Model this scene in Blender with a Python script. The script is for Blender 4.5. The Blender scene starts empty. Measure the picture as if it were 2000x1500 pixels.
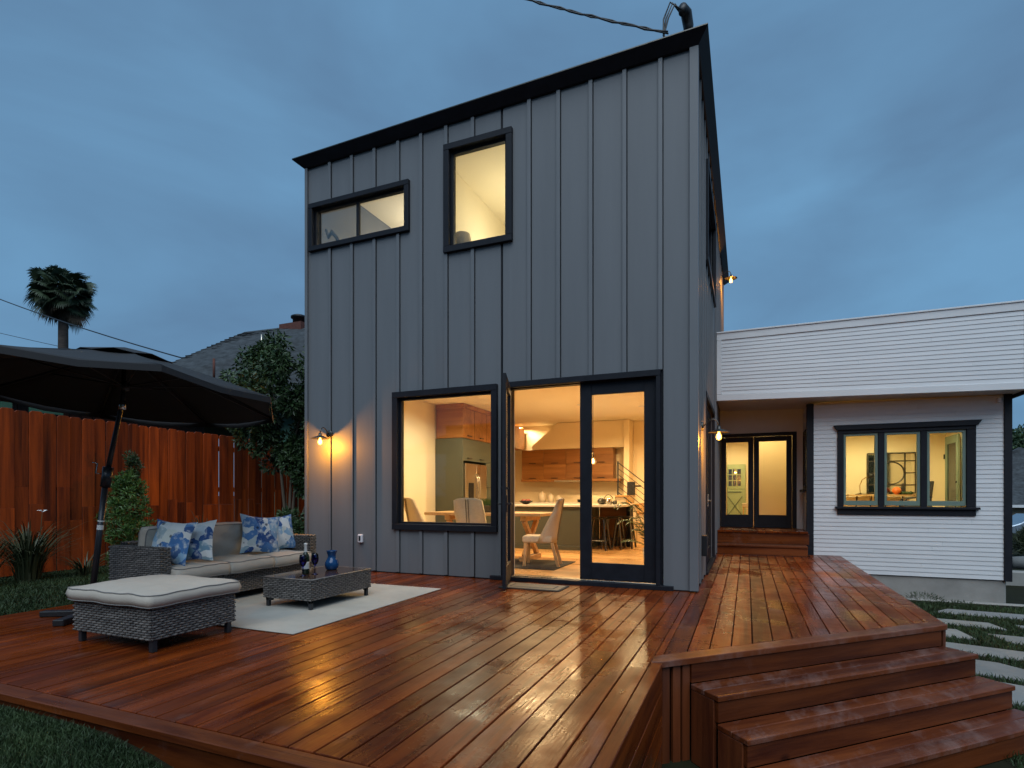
import bpy, math, random
import numpy as np
from mathutils import Vector, Matrix
random.seed(7); rng = np.random.default_rng(7)
sc = bpy.context.scene; COL = sc.collection
R = math.radians
# ---------------------------------------------------------------- camera, sky, sun, exposure
cd = bpy.data.cameras.new('camera'); cam = bpy.data.objects.new('camera', cd); COL.objects.link(cam); sc.camera = cam
cam.location = (0, 0, 1.13); cam.rotation_euler = (R(90), 0, R(22.74))
cd.sensor_width = 36; cd.lens = 36 * 1094.4 / 2000; cd.shift_y = (967.4 - 750) / 2000; cd.clip_end = 2000; cd.clip_start = .05
world = bpy.data.worlds.new('World'); sc.world = world; world.use_nodes = True
SUN_EL, SUN_AZ = 54, 156          # soft dusk glow behind the camera
def build_sky():
    nt = world.node_tree; N = nt.nodes; L = nt.links; N.clear()
    out = N.new('ShaderNodeOutputWorld'); sky = N.new('ShaderNodeTexSky'); sky.sky_type = 'NISHITA'; sky.sun_disc = False
    sky.sun_elevation = R(3); sky.sun_rotation = R(SUN_AZ); sky.air_density = 1.0; sky.dust_density = .6; sky.ozone_density = 3.0
    b1 = N.new('ShaderNodeBackground'); b1.inputs['Strength'].default_value = .06; L.new(sky.outputs[0], b1.inputs['Color'])
    tc = N.new('ShaderNodeTexCoord'); mp = N.new('ShaderNodeMapping'); mp.inputs['Scale'].default_value = (1, 1, 2.6); mp.inputs['Rotation'].default_value = (0, 0, .5)
    L.new(tc.outputs['Generated'], mp.inputs['Vector'])
    n1 = N.new('ShaderNodeTexNoise'); n1.inputs['Scale'].default_value = 1.7; n1.inputs['Detail'].default_value = 5; n1.inputs['Roughness'].default_value = .5; n1.inputs['Distortion'].default_value = .3
    L.new(mp.outputs[0], n1.inputs['Vector'])
    rp = N.new('ShaderNodeValToRGB'); e = rp.color_ramp.elements
    e[0].position = .32; e[0].color = (.118, .222, .375, 1); e[1].position = .68; e[1].color = (.175, .375, .61, 1)
    L.new(n1.outputs[0], rp.inputs[0])
    b2 = N.new('ShaderNodeBackground'); b2.inputs['Strength'].default_value = 1.0; L.new(rp.outputs[0], b2.inputs['Color'])
    mx = N.new('ShaderNodeMixShader'); mx.inputs[0].default_value = .88
    L.new(b1.outputs[0], mx.inputs[1]); L.new(b2.outputs[0], mx.inputs[2]); L.new(mx.outputs[0], out.inputs[0])
build_sky()
sd = bpy.data.lights.new('sun', 'SUN'); sun = bpy.data.objects.new('sun', sd); COL.objects.link(sun)
sd.energy = 2.5; sd.angle = R(60); sd.color = (.84, .93, 1)
_d = Vector((.40 * math.cos(R(SUN_EL)), -.92 * math.cos(R(SUN_EL)), math.sin(R(SUN_EL))))
sun.rotation_euler = _d.to_track_quat('Z', 'Y').to_euler()
vs = sc.view_settings; vs.view_transform = 'Standard'; vs.look = 'None'; vs.exposure = 0; vs.gamma = 1; vs.use_curve_mapping = False
cy = sc.cycles; cy.use_denoising = True; cy.max_bounces = 8; cy.diffuse_bounces = 4; cy.glossy_bounces = 4; cy.transmission_bounces = 6; cy.transparent_max_bounces = 16
cy.sample_clamp_indirect = 4; cy.caustics_reflective = False; cy.caustics_refractive = False

# ---------------------------------------------------------------- materials
MATS = {}
def nodes(name):
    m = bpy.data.materials.new(name); m.use_nodes = True; nt = m.node_tree
    b = nt.nodes['Principled BSDF']; return m, nt, nt.nodes, nt.links, b
def M(name, col, rough=.6, var=.18, scale=6, stretch=(1, 1, 1), bump=.15, bscale=40, metal=0, objvar=0, rvar=.08, spec=.5, col2=None, wear=None):
    """base colour broken up by noise at two scales, per-object value shift, fine bump"""
    m, nt, N, L, b = nodes(name); MATS[name] = m
    tc = N.new('ShaderNodeTexCoord'); mp = N.new('ShaderNodeMapping'); mp.inputs['Scale'].default_value = stretch
    L.new(tc.outputs['Object'], mp.inputs['Vector'])
    oi = N.new('ShaderNodeObjectInfo')
    ad = N.new('ShaderNodeVectorMath'); ad.operation = 'MULTIPLY_ADD'; ad.inputs[1].default_value = (37, 53, 71)
    cb = N.new('ShaderNodeCombineXYZ'); [L.new(oi.outputs['Random'], cb.inputs[i]) for i in range(3)]
    L.new(cb.outputs[0], ad.inputs[0]); L.new(mp.outputs[0], ad.inputs[2])
    n1 = N.new('ShaderNodeTexNoise'); n1.inputs['Scale'].default_value = scale; n1.inputs['Detail'].default_value = 6; n1.inputs['Roughness'].default_value = .6
    L.new(ad.outputs[0], n1.inputs['Vector'])
    c2 = col2 or tuple(c * (1 + var) for c in col); c1 = tuple(c * (1 - var) for c in col) if not col2 else col
    rp = N.new('ShaderNodeValToRGB'); e = rp.color_ramp.elements; e[0].position = .3; e[1].position = .7
    e[0].color = (*c1, 1); e[1].color = (*c2, 1); L.new(n1.outputs[0], rp.inputs[0])
    colout = rp.outputs[0]
    if objvar:
        hs = N.new('ShaderNodeHueSaturation'); mr = N.new('ShaderNodeMapRange'); mr.inputs[3].default_value = 1 - objvar; mr.inputs[4].default_value = 1 + objvar
        L.new(oi.outputs['Random'], mr.inputs[0]); L.new(mr.outputs[0], hs.inputs['Value']); L.new(colout, hs.inputs['Color']); colout = hs.outputs[0]
    if wear:
        n3 = N.new('ShaderNodeTexNoise'); n3.inputs['Scale'].default_value = wear[1]; n3.inputs['Detail'].default_value = 8; n3.inputs['Roughness'].default_value = .7
        L.new(ad.outputs[0], n3.inputs['Vector'])
        r3 = N.new('ShaderNodeValToRGB'); r3.color_ramp.elements[0].position = wear[2]; r3.color_ramp.elements[1].position = wear[2] + .12
        L.new(n3.outputs[0], r3.inputs[0]); mi = N.new('ShaderNodeMix'); mi.data_type = 'RGBA'
        L.new(r3.outputs[0], mi.inputs[0]); L.new(colout, mi.inputs[6]); mi.inputs[7].default_value = (*wear[0], 1); colout = mi.outputs[2]
    L.new(colout, b.inputs['Base Color'])
    n2 = N.new('ShaderNodeTexNoise'); n2.inputs['Scale'].default_value = bscale; n2.inputs['Detail'].default_value = 4; L.new(ad.outputs[0], n2.inputs['Vector'])
    if bump:
        bp = N.new('ShaderNodeBump'); bp.inputs['Strength'].default_value = bump; bp.inputs['Distance'].default_value = .01
        L.new(n2.outputs[0], bp.inputs['Height']); L.new(bp.outputs[0], b.inputs['Normal'])
    mr2 = N.new('ShaderNodeMapRange'); mr2.inputs[3].default_value = max(.02, rough - rvar); mr2.inputs[4].default_value = min(1, rough + rvar)
    L.new(n1.outputs[0], mr2.inputs[0]); L.new(mr2.outputs[0], b.inputs['Roughness'])
    b.inputs['Metallic'].default_value = metal; b.inputs['Specular IOR Level'].default_value = spec
    return m
def wood(name, dark, light, axis='Y', rough=(.2, .5), objvar=.25, coat=0, grain=9, bump=.25, wetscale=1.1, scuff=0, spec=.5, knots=True):
    """sawn planks: long grain, knots, per-plank tone, uneven finish"""
    m, nt, N, L, b = nodes(name); MATS[name] = m
    tc = N.new('ShaderNodeTexCoord'); oi = N.new('ShaderNodeObjectInfo')
    cb = N.new('ShaderNodeCombineXYZ'); [L.new(oi.outputs['Random'], cb.inputs[i]) for i in range(3)]
    ad = N.new('ShaderNodeVectorMath'); ad.operation = 'MULTIPLY_ADD'; ad.inputs[1].default_value = (41, 67, 23)
    L.new(cb.outputs[0], ad.inputs[0]); L.new(tc.outputs['Object'], ad.inputs[2])
    mp = N.new('ShaderNodeMapping'); s = {'X': (.07, 1, 1), 'Y': (1, .07, 1), 'Z': (1, 1, .07), 'D': (1, .07, 1)}[axis]
    if axis == 'D': mp.vector_type = 'TEXTURE'; mp.inputs['Rotation'].default_value = (0, 0, R(-45)); mp.inputs['Scale'].default_value = (1, 14, 1)
    else: mp.inputs['Scale'].default_value = s
    L.new(ad.outputs[0], mp.inputs['Vector'])
    n1 = N.new('ShaderNodeTexNoise'); n1.inputs['Scale'].default_value = grain; n1.inputs['Detail'].default_value = 8; n1.inputs['Roughness'].default_value = .65; n1.inputs['Distortion'].default_value = .6
    L.new(mp.outputs[0], n1.inputs['Vector'])
    wv = N.new('ShaderNodeTexNoise'); wv.inputs['Scale'].default_value = grain * 7; wv.inputs['Detail'].default_value = 3; L.new(mp.outputs[0], wv.inputs['Vector'])
    rp = N.new('ShaderNodeValToRGB'); e = rp.color_ramp.elements; e[0].position = .32; e[1].position = .68; e[0].color = (*dark, 1); e[1].color = (*light, 1)
    L.new(n1.outputs[0], rp.inputs[0]); c = rp.outputs[0]
    if knots:
        vo = N.new('ShaderNodeTexVoronoi'); vo.inputs['Scale'].default_value = 2.6; mk = N.new('ShaderNodeMapping')
        mk.inputs['Scale'].default_value = {'X': (.5, 1, 1), 'Y': (1, .5, 1), 'Z': (1, 1, .5), 'D': (.7, .7, 1)}[axis]
        L.new(ad.outputs[0], mk.inputs['Vector']); L.new(mk.outputs[0], vo.inputs['Vector'])
        kr = N.new('ShaderNodeValToRGB'); kr.color_ramp.elements[0].position = .035; kr.color_ramp.elements[1].position = .10; kr.color_ramp.elements[0].color = (.25, .2, .2, 1); kr.color_ramp.elements[1].color = (1, 1, 1, 1)
        L.new(vo.outputs['Distance'], kr.inputs[0]); mm = N.new('ShaderNodeMix'); mm.data_type = 'RGBA'; mm.blend_type = 'MULTIPLY'; mm.inputs[0].default_value = .85
        L.new(c, mm.inputs[6]); L.new(kr.outputs[0], mm.inputs[7]); c = mm.outputs[2]
    hs = N.new('ShaderNodeHueSaturation'); mr = N.new('ShaderNodeMapRange'); mr.inputs[3].default_value = 1 - objvar; mr.inputs[4].default_value = 1 + objvar
    L.new(oi.outputs['Random'], mr.inputs[0]); L.new(mr.outputs[0], hs.inputs['Value']); L.new(c, hs.inputs['Color']); c = hs.outputs[0]
    wn = N.new('ShaderNodeTexNoise'); wn.inputs['Scale'].default_value = wetscale; wn.inputs['Detail'].default_value = 7; wn.inputs['Roughness'].default_value = .65
    L.new(tc.outputs['Object'], wn.inputs['Vector'])
    if scuff:
        sn = N.new('ShaderNodeTexNoise'); sn.inputs['Scale'].default_value = 2.3; sn.inputs['Detail'].default_value = 9; sn.inputs['Roughness'].default_value = .72
        ms = N.new('ShaderNodeMapping'); ms.inputs['Scale'].default_value = (1.6, .6, 1); L.new(ad.outputs[0], ms.inputs['Vector']); L.new(ms.outputs[0], sn.inputs['Vector'])
        sr = N.new('ShaderNodeValToRGB'); sr.color_ramp.elements[0].position = .58 if scuff < .4 else .50; sr.color_ramp.elements[1].position = .74 if scuff < .4 else .70; sr.color_ramp.elements[1].color = (scuff, scuff, scuff, 1)
        L.new(sn.outputs[0], sr.inputs[0]); mi = N.new('ShaderNodeMix'); mi.data_type = 'RGBA'
        L.new(sr.outputs[0], mi.inputs[0]); L.new(c, mi.inputs[6]); mi.inputs[7].default_value = (.27, .18, .16, 1); c = mi.outputs[2]
    L.new(c, b.inputs['Base Color'])
    mr2 = N.new('ShaderNodeMapRange'); mr2.inputs[1].default_value = .37; mr2.inputs[2].default_value = .64; mr2.inputs[3].default_value = rough[0]; mr2.inputs[4].default_value = rough[1]
    L.new(wn.outputs[0], mr2.inputs[0]); L.new(mr2.outputs[0], b.inputs['Roughness'])
    mx = N.new('ShaderNodeMath'); mx.operation = 'ADD'; L.new(n1.outputs[0], mx.inputs[0]); L.new(wv.outputs[0], mx.inputs[1])
    bp = N.new('ShaderNodeBump'); bp.inputs['Strength'].default_value = bump; bp.inputs['Distance'].default_value = .006
    L.new(mx.outputs[0], bp.inputs['Height']); L.new(bp.outputs[0], b.inputs['Normal'])
    b.inputs['Specular IOR Level'].default_value = spec; b.inputs['Coat Weight'].default_value = coat; b.inputs['Coat Roughness'].default_value = .15
    return m
def emit(name, col, strength):
    m, nt, N, L, b = nodes(name); MATS[name] = m
    b.inputs['Base Color'].default_value = (*col, 1); b.inputs['Emission Color'].default_value = (*col, 1); b.inputs['Emission Strength'].default_value = strength; return m
def glass(name, tint=(1, 1, 1), ior=1.5, gloss=(1, 1, 1)):
    m, nt, N, L, b = nodes(name); MATS[name] = m; N.remove(b)
    o = N['Material Output']; t = N.new('ShaderNodeBsdfTransparent'); t.inputs[0].default_value = (*tint, 1)
    g = N.new('ShaderNodeBsdfGlossy'); g.inputs['Roughness'].default_value = .02; g.inputs[0].default_value = (*gloss, 1)
    f = N.new('ShaderNodeFresnel'); f.inputs[0].default_value = ior; x = N.new('ShaderNodeMixShader')
    nz = N.new('ShaderNodeTexNoise'); nz.inputs['Scale'].default_value = 1.2; bp = N.new('ShaderNodeBump'); bp.inputs['Strength'].default_value = .02; bp.inputs['Distance'].default_value = .05
    tc = N.new('ShaderNodeTexCoord'); L.new(tc.outputs['Object'], nz.inputs['Vector']); L.new(nz.outputs[0], bp.inputs['Height']); L.new(bp.outputs[0], g.inputs['Normal'])
    L.new(f.outputs[0], x.inputs[0]); L.new(t.outputs[0], x.inputs[1]); L.new(g.outputs[0], x.inputs[2]); L.new(x.outputs[0], o.inputs[0]); return m

wood('deck_y', (.050, .0068, .0016), (.205, .041, .0058), 'Y', (.13, .46), .38, scuff=.28, spec=.17)
wood('deck_x', (.050, .010, .003), (.17, .043, .009), 'X', (.25, .5), .22, scuff=.25, spec=.28)
wood('deck_d', (.055, .011, .004), (.17, .042, .011), 'D', (.28, .5), .2, scuff=.45, spec=.28)
wood('deck_riser_shaded', (.040, .008, .003), (.13, .032, .008), 'D', (.35, .55), .25, scuff=.12, spec=.28)  # darker copy of the deck stain, riser shade put into the colour
wood('deck_z', (.06, .013, .005), (.15, .04, .012), 'Z', (.4, .6), .25)
wood('fence', (.065, .0095, .002), (.42, .070, .007), 'Z', (.5, .75), .4, grain=6, spec=.3)
M('navy_trim', (.0085, .0095, .014), .55, .25, 9, bump=.05, spec=.25)
M('grey_board', (.134, .139, .147), .55, .075, 1.6, stretch=(2.5, 2.5, .22), bump=.06, bscale=90, objvar=.03, rvar=.05)
M('grey_batten', (.134, .139, .147), .5, .05, 1.3, bump=.05, bscale=90, objvar=.04)
M('white_board', (.61, .62, .63), .5, .05, 1.5, bump=.05, bscale=60, objvar=.035)
M('white_trim', (.64, .645, .65), .45, .04, 2, bump=.04)
M('concrete', (.27, .26, .24), .85, .16, 3, bump=.3, bscale=50, wear=((.36, .33, .28), 1.6, .58))
M('cream_wall', (.80, .70, .50), .7, .02, 2, bump=.03)
M('warm_wall', (.82, .68, .46), .7, .02, 2, bump=.03)
M('ceiling_paint', (.82, .74, .58), .8, .015, 2, bump=.02)
M('sage', (.15, .21, .17), .45, .06, 4, bump=.03)
M('green_door', (.42, .53, .33), .4, .06, 4, bump=.03)
M('cabinet_green', (.075, .085, .068), .45, .06, 3, bump=.02)
wood('cabinet_wood', (.20, .075, .018), (.36, .16, .045), 'X', (.3, .45), .1, grain=5, bump=.06, knots=False)
wood('floor_wood', (.50, .25, .08), (.74, .43, .17), 'X', (.22, .4), .14, grain=5, bump=.06, knots=False)
wood('pale_wood', (.45, .27, .12), (.66, .44, .22), 'X', (.4, .6), .1, grain=6, bump=.1, knots=False)
M('quartz', (.72, .68, .60), .25, .05, 5, bump=0)
M('steel', (.55, .50, .42), .28, .06, 3, stretch=(1, 1, .05), bump=.02, metal=1)
M('dark_metal', (.02, .02, .022), .4, .2, 8, bump=.04, metal=.6)
M('black_paint', (.012, .012, .014), .45, .2, 8, bump=.04)
M('gun_metal', (.10, .095, .085), .35, .2, 8, bump=.04, metal=.9)
M('linen', (.60, .50, .36), .85, .06, 30, bump=.2, bscale=220)
M('cushion', (.42, .375, .32), .9, .05, 7, bump=.25, bscale=260)
M('piping', (.17, .165, .16), .8, .1, 20, bump=.1)
M('wicker', (.035, .031, .029), .5, .45, 14, bump=.1, stretch=(1, 1, 5), col2=(.20, .18, .165))
M('wicker_core', (.012, .011, .010), .8, .2, 10)
M('rug', (.33, .315, .28), .95, .07, 3, bump=.6, bscale=160, col2=(.42, .40, .355))
M('mat_dark', (.03, .028, .026), .95, .2, 30, bump=.5, bscale=200)
M('mat_tan', (.22, .17, .11), .95, .2, 30, bump=.5, bscale=200)
M('canopy', (.017, .0175, .020), .85, .08, 5, bump=.1, bscale=150)
M('pole_metal', (.035, .037, .042), .35, .1, 5, bump=.02, metal=.5)
M('bright_metal', (.6, .6, .6), .25, .1, 5, bump=0, metal=1)
M('label_white', (.7, .7, .68), .6, .05, 5, bump=0)
M('table_top', (.05, .028, .02), .09, .15, 3, bump=.01)
M('shingle', (.034, .039, .043), .9, .65, 5, bump=.6, bscale=30, stretch=(1, 1, 1.5), objvar=.2)
M('brown_boards', (.028, .011, .007), .7, .3, 5, bump=.2)
M('green_paint', (.035, .12, .08), .6, .12, 5, bump=.05)
M('brick_red', (.10, .035, .025), .9, .3, 10, bump=.3)
M('stucco', (.30, .24, .17), .9, .1, 8, bump=.3)
M('slab', (.175, .18, .178), .85, .12, 4, bump=.25, bscale=60, objvar=.12, wear=((.26, .27, .25), 3, .6))
M('soil', (.014, .013, .008), .95, .4, 3, bump=.6, bscale=30, col2=(.020, .022, .010), spec=.1)
M('grass_blade', (.012, .030, .007), .7, .3, 2.2, bump=0, col2=(.032, .062, .014))
M('leaf_dark', (.014, .040, .012), .5, .3, 3, bump=0, col2=(.045, .085, .024))
M('leaf_bright', (.030, .085, .018), .45, .3, 4, bump=0, col2=(.09, .17, .035))
M('leaf_strap', (.020, .035, .014), .5, .3, 3, bump=0, col2=(.075, .085, .040))
M('leaf_palm', (.016, .036, .018), .55, .3, .5, bump=0, col2=(.045, .070, .032))
M('palm_dead', (.05, .035, .022), .9, .3, 1, bump=0)
M('palm_trunk', (.055, .042, .035), .95, .4, 2, bump=.8, bscale=6, stretch=(1, 1, 4))
M('bark', (.10, .078, .055), .9, .3, 5, bump=.5, bscale=30, stretch=(1, 1, .3))
M('blue_glaze', (.004, .038, .12), .12, .25, 6, bump=.03)
M('bottle_glass', (.008, .022, .012), .08, .1, 5, bump=0)
M('paper', (.62, .62, .60), .5, .05, 9, bump=.02)
M('orange_glaze', (.75, .19, .045), .4, .1, 5, bump=.02)
M('red_fruit', (.22, .03, .015), .4, .2, 5, bump=.02)
M('ceramic', (.7, .6, .46), .3, .05, 5, bump=.02)
M('brass', (.55, .33, .10), .3, .1, 6, bump=.02, metal=1)
M('mirror_silver', (.62, .62, .60), .04, .02, 5, bump=0, metal=1)
M('car_silver', (.30, .36, .42), .25, .05, 3, bump=0, metal=.7)
M('tyre', (.02, .02, .02), .85, .1, 8, bump=.2)
M('white_plastic', (.62, .60, .62), .4, .03, 5, bump=.01)
M('copper_mesh', (.18, .12, .05), .5, .2, 8, bump=.1, metal=.6)
M('flower_white', (.75, .75, .72), .6, .05, 5, bump=0)
glass('pane', (.97, .98, .97), 1.32); glass('pane_frost', (.66, .66, .64), 2.0, (.75, .85, 1)); glass('blue_glass', (.03, .05, .62), 1.5); glass('car_glass', (.12, .14, .16), 1.9); glass('bulb_glass', (1, .85, .6), 1.4)
emit('filament', (1, .60, .14), 60); 
def glow(name, col, st, tr):
    m, nt, N, L, b = nodes(name); MATS[name] = m; N.remove(b); t = N.new('ShaderNodeBsdfTransparent'); e = N.new('ShaderNodeEmission'); e.inputs[0].default_value = (*col, 1); e.inputs[1].default_value = st
    x = N.new('ShaderNodeMixShader'); x.inputs[0].default_value = tr; L.new(t.outputs[0], x.inputs[1]); L.new(e.outputs[0], x.inputs[2]); L.new(x.outputs[0], N['Material Output'].inputs[0])
glow('bulb_lit', (1, .45, .06), 10, .6)
emit('filament_in', (1, .66, .22), 14); emit('can_light', (1, .86, .62), 7)
def floral(name, seed):
    m, nt, N, L, b = nodes(name); MATS[name] = m
    tc = N.new('ShaderNodeTexCoord'); mp = N.new('ShaderNodeMapping'); mp.inputs['Location'].default_value = (seed, seed * 1.7, seed * .6); L.new(tc.outputs['Object'], mp.inputs[0])
    n0 = N.new('ShaderNodeTexNoise'); n0.inputs['Scale'].default_value = 9; n0.inputs['Detail'].default_value = 3; L.new(mp.outputs[0], n0.inputs['Vector'])
    va = N.new('ShaderNodeVectorMath'); va.operation = 'MULTIPLY_ADD'; va.inputs[1].default_value = (.09, .09, .09); L.new(n0.outputs['Color'], va.inputs[0]); L.new(mp.outputs[0], va.inputs[2])
    v = N.new('ShaderNodeTexVoronoi'); v.inputs['Scale'].default_value = 9.5; L.new(va.outputs[0], v.inputs['Vector'])
    sp = N.new('ShaderNodeSeparateColor'); L.new(v.outputs['Color'], sp.inputs[0])
    rp = N.new('ShaderNodeValToRGB'); rp.color_ramp.interpolation = 'EASE'; E = rp.color_ramp.elements
    for p, c in ((0, (.62, .62, .60)), (.22, (.60, .62, .62)), (.30, (.22, .37, .52)), (.5, (.06, .17, .38)), (.72, (.016, .065, .22)), (.86, (.16, .28, .36)), (1, (.58, .60, .55))):
        x = E.new(p) if 0 < p < 1 else E[0 if p == 0 else len(E) - 1]; x.color = (*c, 1)
    L.new(sp.outputs[0], rp.inputs[0])
    n1 = N.new('ShaderNodeTexNoise'); n1.inputs['Scale'].default_value = 20; n1.inputs['Detail'].default_value = 6; L.new(mp.outputs[0], n1.inputs['Vector'])
    r1 = N.new('ShaderNodeValToRGB'); r1.color_ramp.elements[0].position = .50; r1.color_ramp.elements[1].position = .72; L.new(n1.outputs[0], r1.inputs[0])
    mi = N.new('ShaderNodeMix'); mi.data_type = 'RGBA'; L.new(r1.outputs[0], mi.inputs[0]); L.new(rp.outputs[0], mi.inputs[6]); mi.inputs[7].default_value = (.60, .62, .62, 1)
    v2 = N.new('ShaderNodeTexVoronoi'); v2.inputs['Scale'].default_value = 8; L.new(mp.outputs[0], v2.inputs['Vector'])
    r2 = N.new('ShaderNodeValToRGB'); r2.color_ramp.elements[0].position = .10; r2.color_ramp.elements[1].position = .16; r2.color_ramp.elements[0].color = (.02, .035, .08, 1); r2.color_ramp.elements[1].color = (1, 1, 1, 1); L.new(v2.outputs['Distance'], r2.inputs[0])
    mm = N.new('ShaderNodeMix'); mm.data_type = 'RGBA'; mm.blend_type = 'MULTIPLY'; mm.inputs[0].default_value = .8; L.new(mi.outputs[2], mm.inputs[6]); L.new(r2.outputs[0], mm.inputs[7])
    L.new(mm.outputs[2], b.inputs['Base Color']); b.inputs['Roughness'].default_value = .85
for i in range(4): floral('floral_%d' % i, 1.3 + i * 2.9)

# ---------------------------------------------------------------- mesh helpers
OFF = {}
class MB:
    def __init__(s): s.v = []; s.f = []
    def add(s, vs, fs):
        n = len(s.v); s.v += [tuple(v) for v in vs]; s.f += [tuple(i + n for i in f) for f in fs]; return s
    def box(s, a, b):
        (x0, y0, z0), (x1, y1, z1) = [min(p, q) for p, q in zip(a, b)], [max(p, q) for p, q in zip(a, b)]
        return s.add([(x0, y0, z0), (x1, y0, z0), (x1, y1, z0), (x0, y1, z0), (x0, y0, z1), (x1, y0, z1), (x1, y1, z1), (x0, y1, z1)],
                     [(3, 2, 1, 0), (4, 5, 6, 7), (0, 1, 5, 4), (1, 2, 6, 5), (2, 3, 7, 6), (3, 0, 4, 7)])
    def obox(s, c, ux, uy, uz):   # half vectors
        c, ux, uy, uz = map(Vector, (c, ux, uy, uz))
        P = [c + sx * ux + sy * uy + sz * uz for sz in (-1, 1) for sx, sy in ((-1, -1), (1, -1), (1, 1), (-1, 1))]
        return s.add(P, [(3, 2, 1, 0), (4, 5, 6, 7), (0, 1, 5, 4), (1, 2, 6, 5), (2, 3, 7, 6), (3, 0, 4, 7)])
    def bar(s, a, b, w, t, up=(0, 0, 1)):   # square bar from a to b
        a, b = Vector(a), Vector(b); d = (b - a); l = d.length; d.normalize(); up = Vector(up)
        if abs(d.dot(up)) > .99: up = Vector((0, 1, 0))
        x = d.cross(up).normalized(); y = x.cross(d)
        return s.obox((a + b) / 2, x * w / 2, d * l / 2, y * t / 2)
    def prism(s, poly, off):  # poly: 3d points; off: extrusion vector
        n = len(poly); o = Vector(off); P = [Vector(p) for p in poly]; Q = [p + o for p in P]
        return s.add(P + Q, [tuple(range(n))[::-1], tuple(range(n, 2 * n))] + [(i, (i + 1) % n, n + (i + 1) % n, n + i) for i in range(n)])
    def tube(s, pts, r, n=8, cap=True):
        pts = [Vector(p) for p in pts]; m = len(pts); rs = r if hasattr(r, '__len__') else [r] * m; V = []; x = None
        for i, p in enumerate(pts):
            d = (pts[min(i + 1, m - 1)] - pts[max(i - 1, 0)]).normalized()
            if x is None: x = d.cross(Vector((0, 0, 1)) if abs(d.z) < .9 else Vector((1, 0, 0))).normalized()
            else: x = (x - d * x.dot(d)).normalized()
            y = d.cross(x)
            V += [p + rs[i] * (math.cos(2 * math.pi * k / n) * x + math.sin(2 * math.pi * k / n) * y) for k in range(n)]
        F = [(i * n + k, i * n + (k + 1) % n, (i + 1) * n + (k + 1) % n, (i + 1) * n + k) for i in range(m - 1) for k in range(n)]
        if cap: F += [tuple(range(n))[::-1], tuple(range((m - 1) * n, m * n))]
        return s.add(V, F)
    def lathe(s, prof, c=(0, 0, 0), n=20):
        V = [(c[0] + r * math.cos(2 * math.pi * k / n), c[1] + r * math.sin(2 * math.pi * k / n), c[2] + z) for r, z in prof for k in range(n)]
        m = len(prof); F = [(i * n + k, i * n + (k + 1) % n, (i + 1) * n + (k + 1) % n, (i + 1) * n + k) for i in range(m - 1) for k in range(n)]
        if prof[0][0] > 1e-5: F.append(tuple(range(n))[::-1])
        if prof[-1][0] > 1e-5: F.append(tuple(range((m - 1) * n, m * n)))
        return s.add(V, F)
    def ball(s, c, r, n=12, m=8, sq=(1, 1, 1)):
        pr = [(max(1e-6, r * math.sin(math.pi * i / m)), -r * math.cos(math.pi * i / m) * sq[2]) for i in range(m + 1)]; return s.lathe(pr, c, n)
    def xf(s, mat):
        s.v = [tuple(mat @ Vector(v)) for v in s.v]; return s
    def build(s, name, mat, parent=None, smooth=False, bev=0, seg=1):
        o = mesh_obj(name, s.v, s.f, mat, parent, smooth)
        if bev:
            b = o.modifiers.new('edge', 'BEVEL'); b.width = bev; b.segments = seg; b.limit_method = 'ANGLE'; b.angle_limit = R(40)
        return o
def mesh_obj(name, v, f, mat, parent=None, smooth=False):
    me = bpy.data.meshes.new(name); v = np.asarray(v, dtype=float)
    off = OFF.get(parent, (0, 0, 0)) if parent else (0, 0, 0)
    me.from_pydata((v - np.array(off)).tolist(), [], [tuple(map(int, q)) for q in f]); me.update()
    if smooth: me.polygons.foreach_set('use_smooth', [True] * len(me.polygons))
    me.materials.append(MATS[mat]); o = bpy.data.objects.new(name, me); COL.objects.link(o)
    if parent: o.parent = parent; OFF[o] = off
    return o
def thing(name, label, cat, loc=(0, 0, 0), group=None):
    o = bpy.data.objects.new(name, None); o.empty_display_size = .1; COL.objects.link(o); o.location = loc; OFF[o] = tuple(loc); tag(o, label, cat, group); return o
def tag(o, label=None, cat=None, group=None, kind=None):
    for k, x in (('label', label), ('category', cat), ('group', group), ('kind', kind)):
        if x: o[k] = x
    return o
def rebase(o, loc):   # give a one-mesh thing an origin at its base
    me = o.data; me.transform(Matrix.Translation(-Vector(loc))); o.location = loc; return o
def lamp(name, loc, power, col, size=.06, parent=None, kind='POINT', spot=150, blend=.6):
    l = bpy.data.lights.new(name, kind); l.energy = power; l.color = col; l.shadow_soft_size = size
    if kind == 'SPOT': l.spot_size = R(spot); l.spot_blend = blend
    o = bpy.data.objects.new(name, l); COL.objects.link(o)
    o.location = Vector(loc) - Vector(OFF.get(parent, (0, 0, 0))) if parent else loc
    if parent: o.parent = parent
    return o
YF, XS, YW = 6.865, -.556, 11.99
fac = lambda u, d, z: (u, YF - d, z)          # main facade: u = X, d = outwards
sid = lambda u, d, z: (XS + d, u, z)          # side wall: u = Y
wht = lambda u, d, z: (u, YW - d, z)          # white front wall
def wbox(mb, mp, u0, u1, d0, d1, z0, z1): return mb.box(mp(u0, d0, z0), mp(u1, d1, z1))
def cut(u0, u1, z0, z1, holes):
    """rectangles left of a wall strip after the openings are cut out"""
    us = sorted({u0, u1, *[h for H in holes for h in H[:2] if u0 < h < u1]}); out = []
    for a, b in zip(us, us[1:]):
        z = z0
        for H in sorted([H for H in holes if H[0] < b - 1e-6 and H[1] > a + 1e-6], key=lambda H: H[2]):
            if H[2] > z: out.append((a, b, z, H[2]))
            z = max(z, H[3])
        if z < z1: out.append((a, b, z, z1))
    return out

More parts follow.
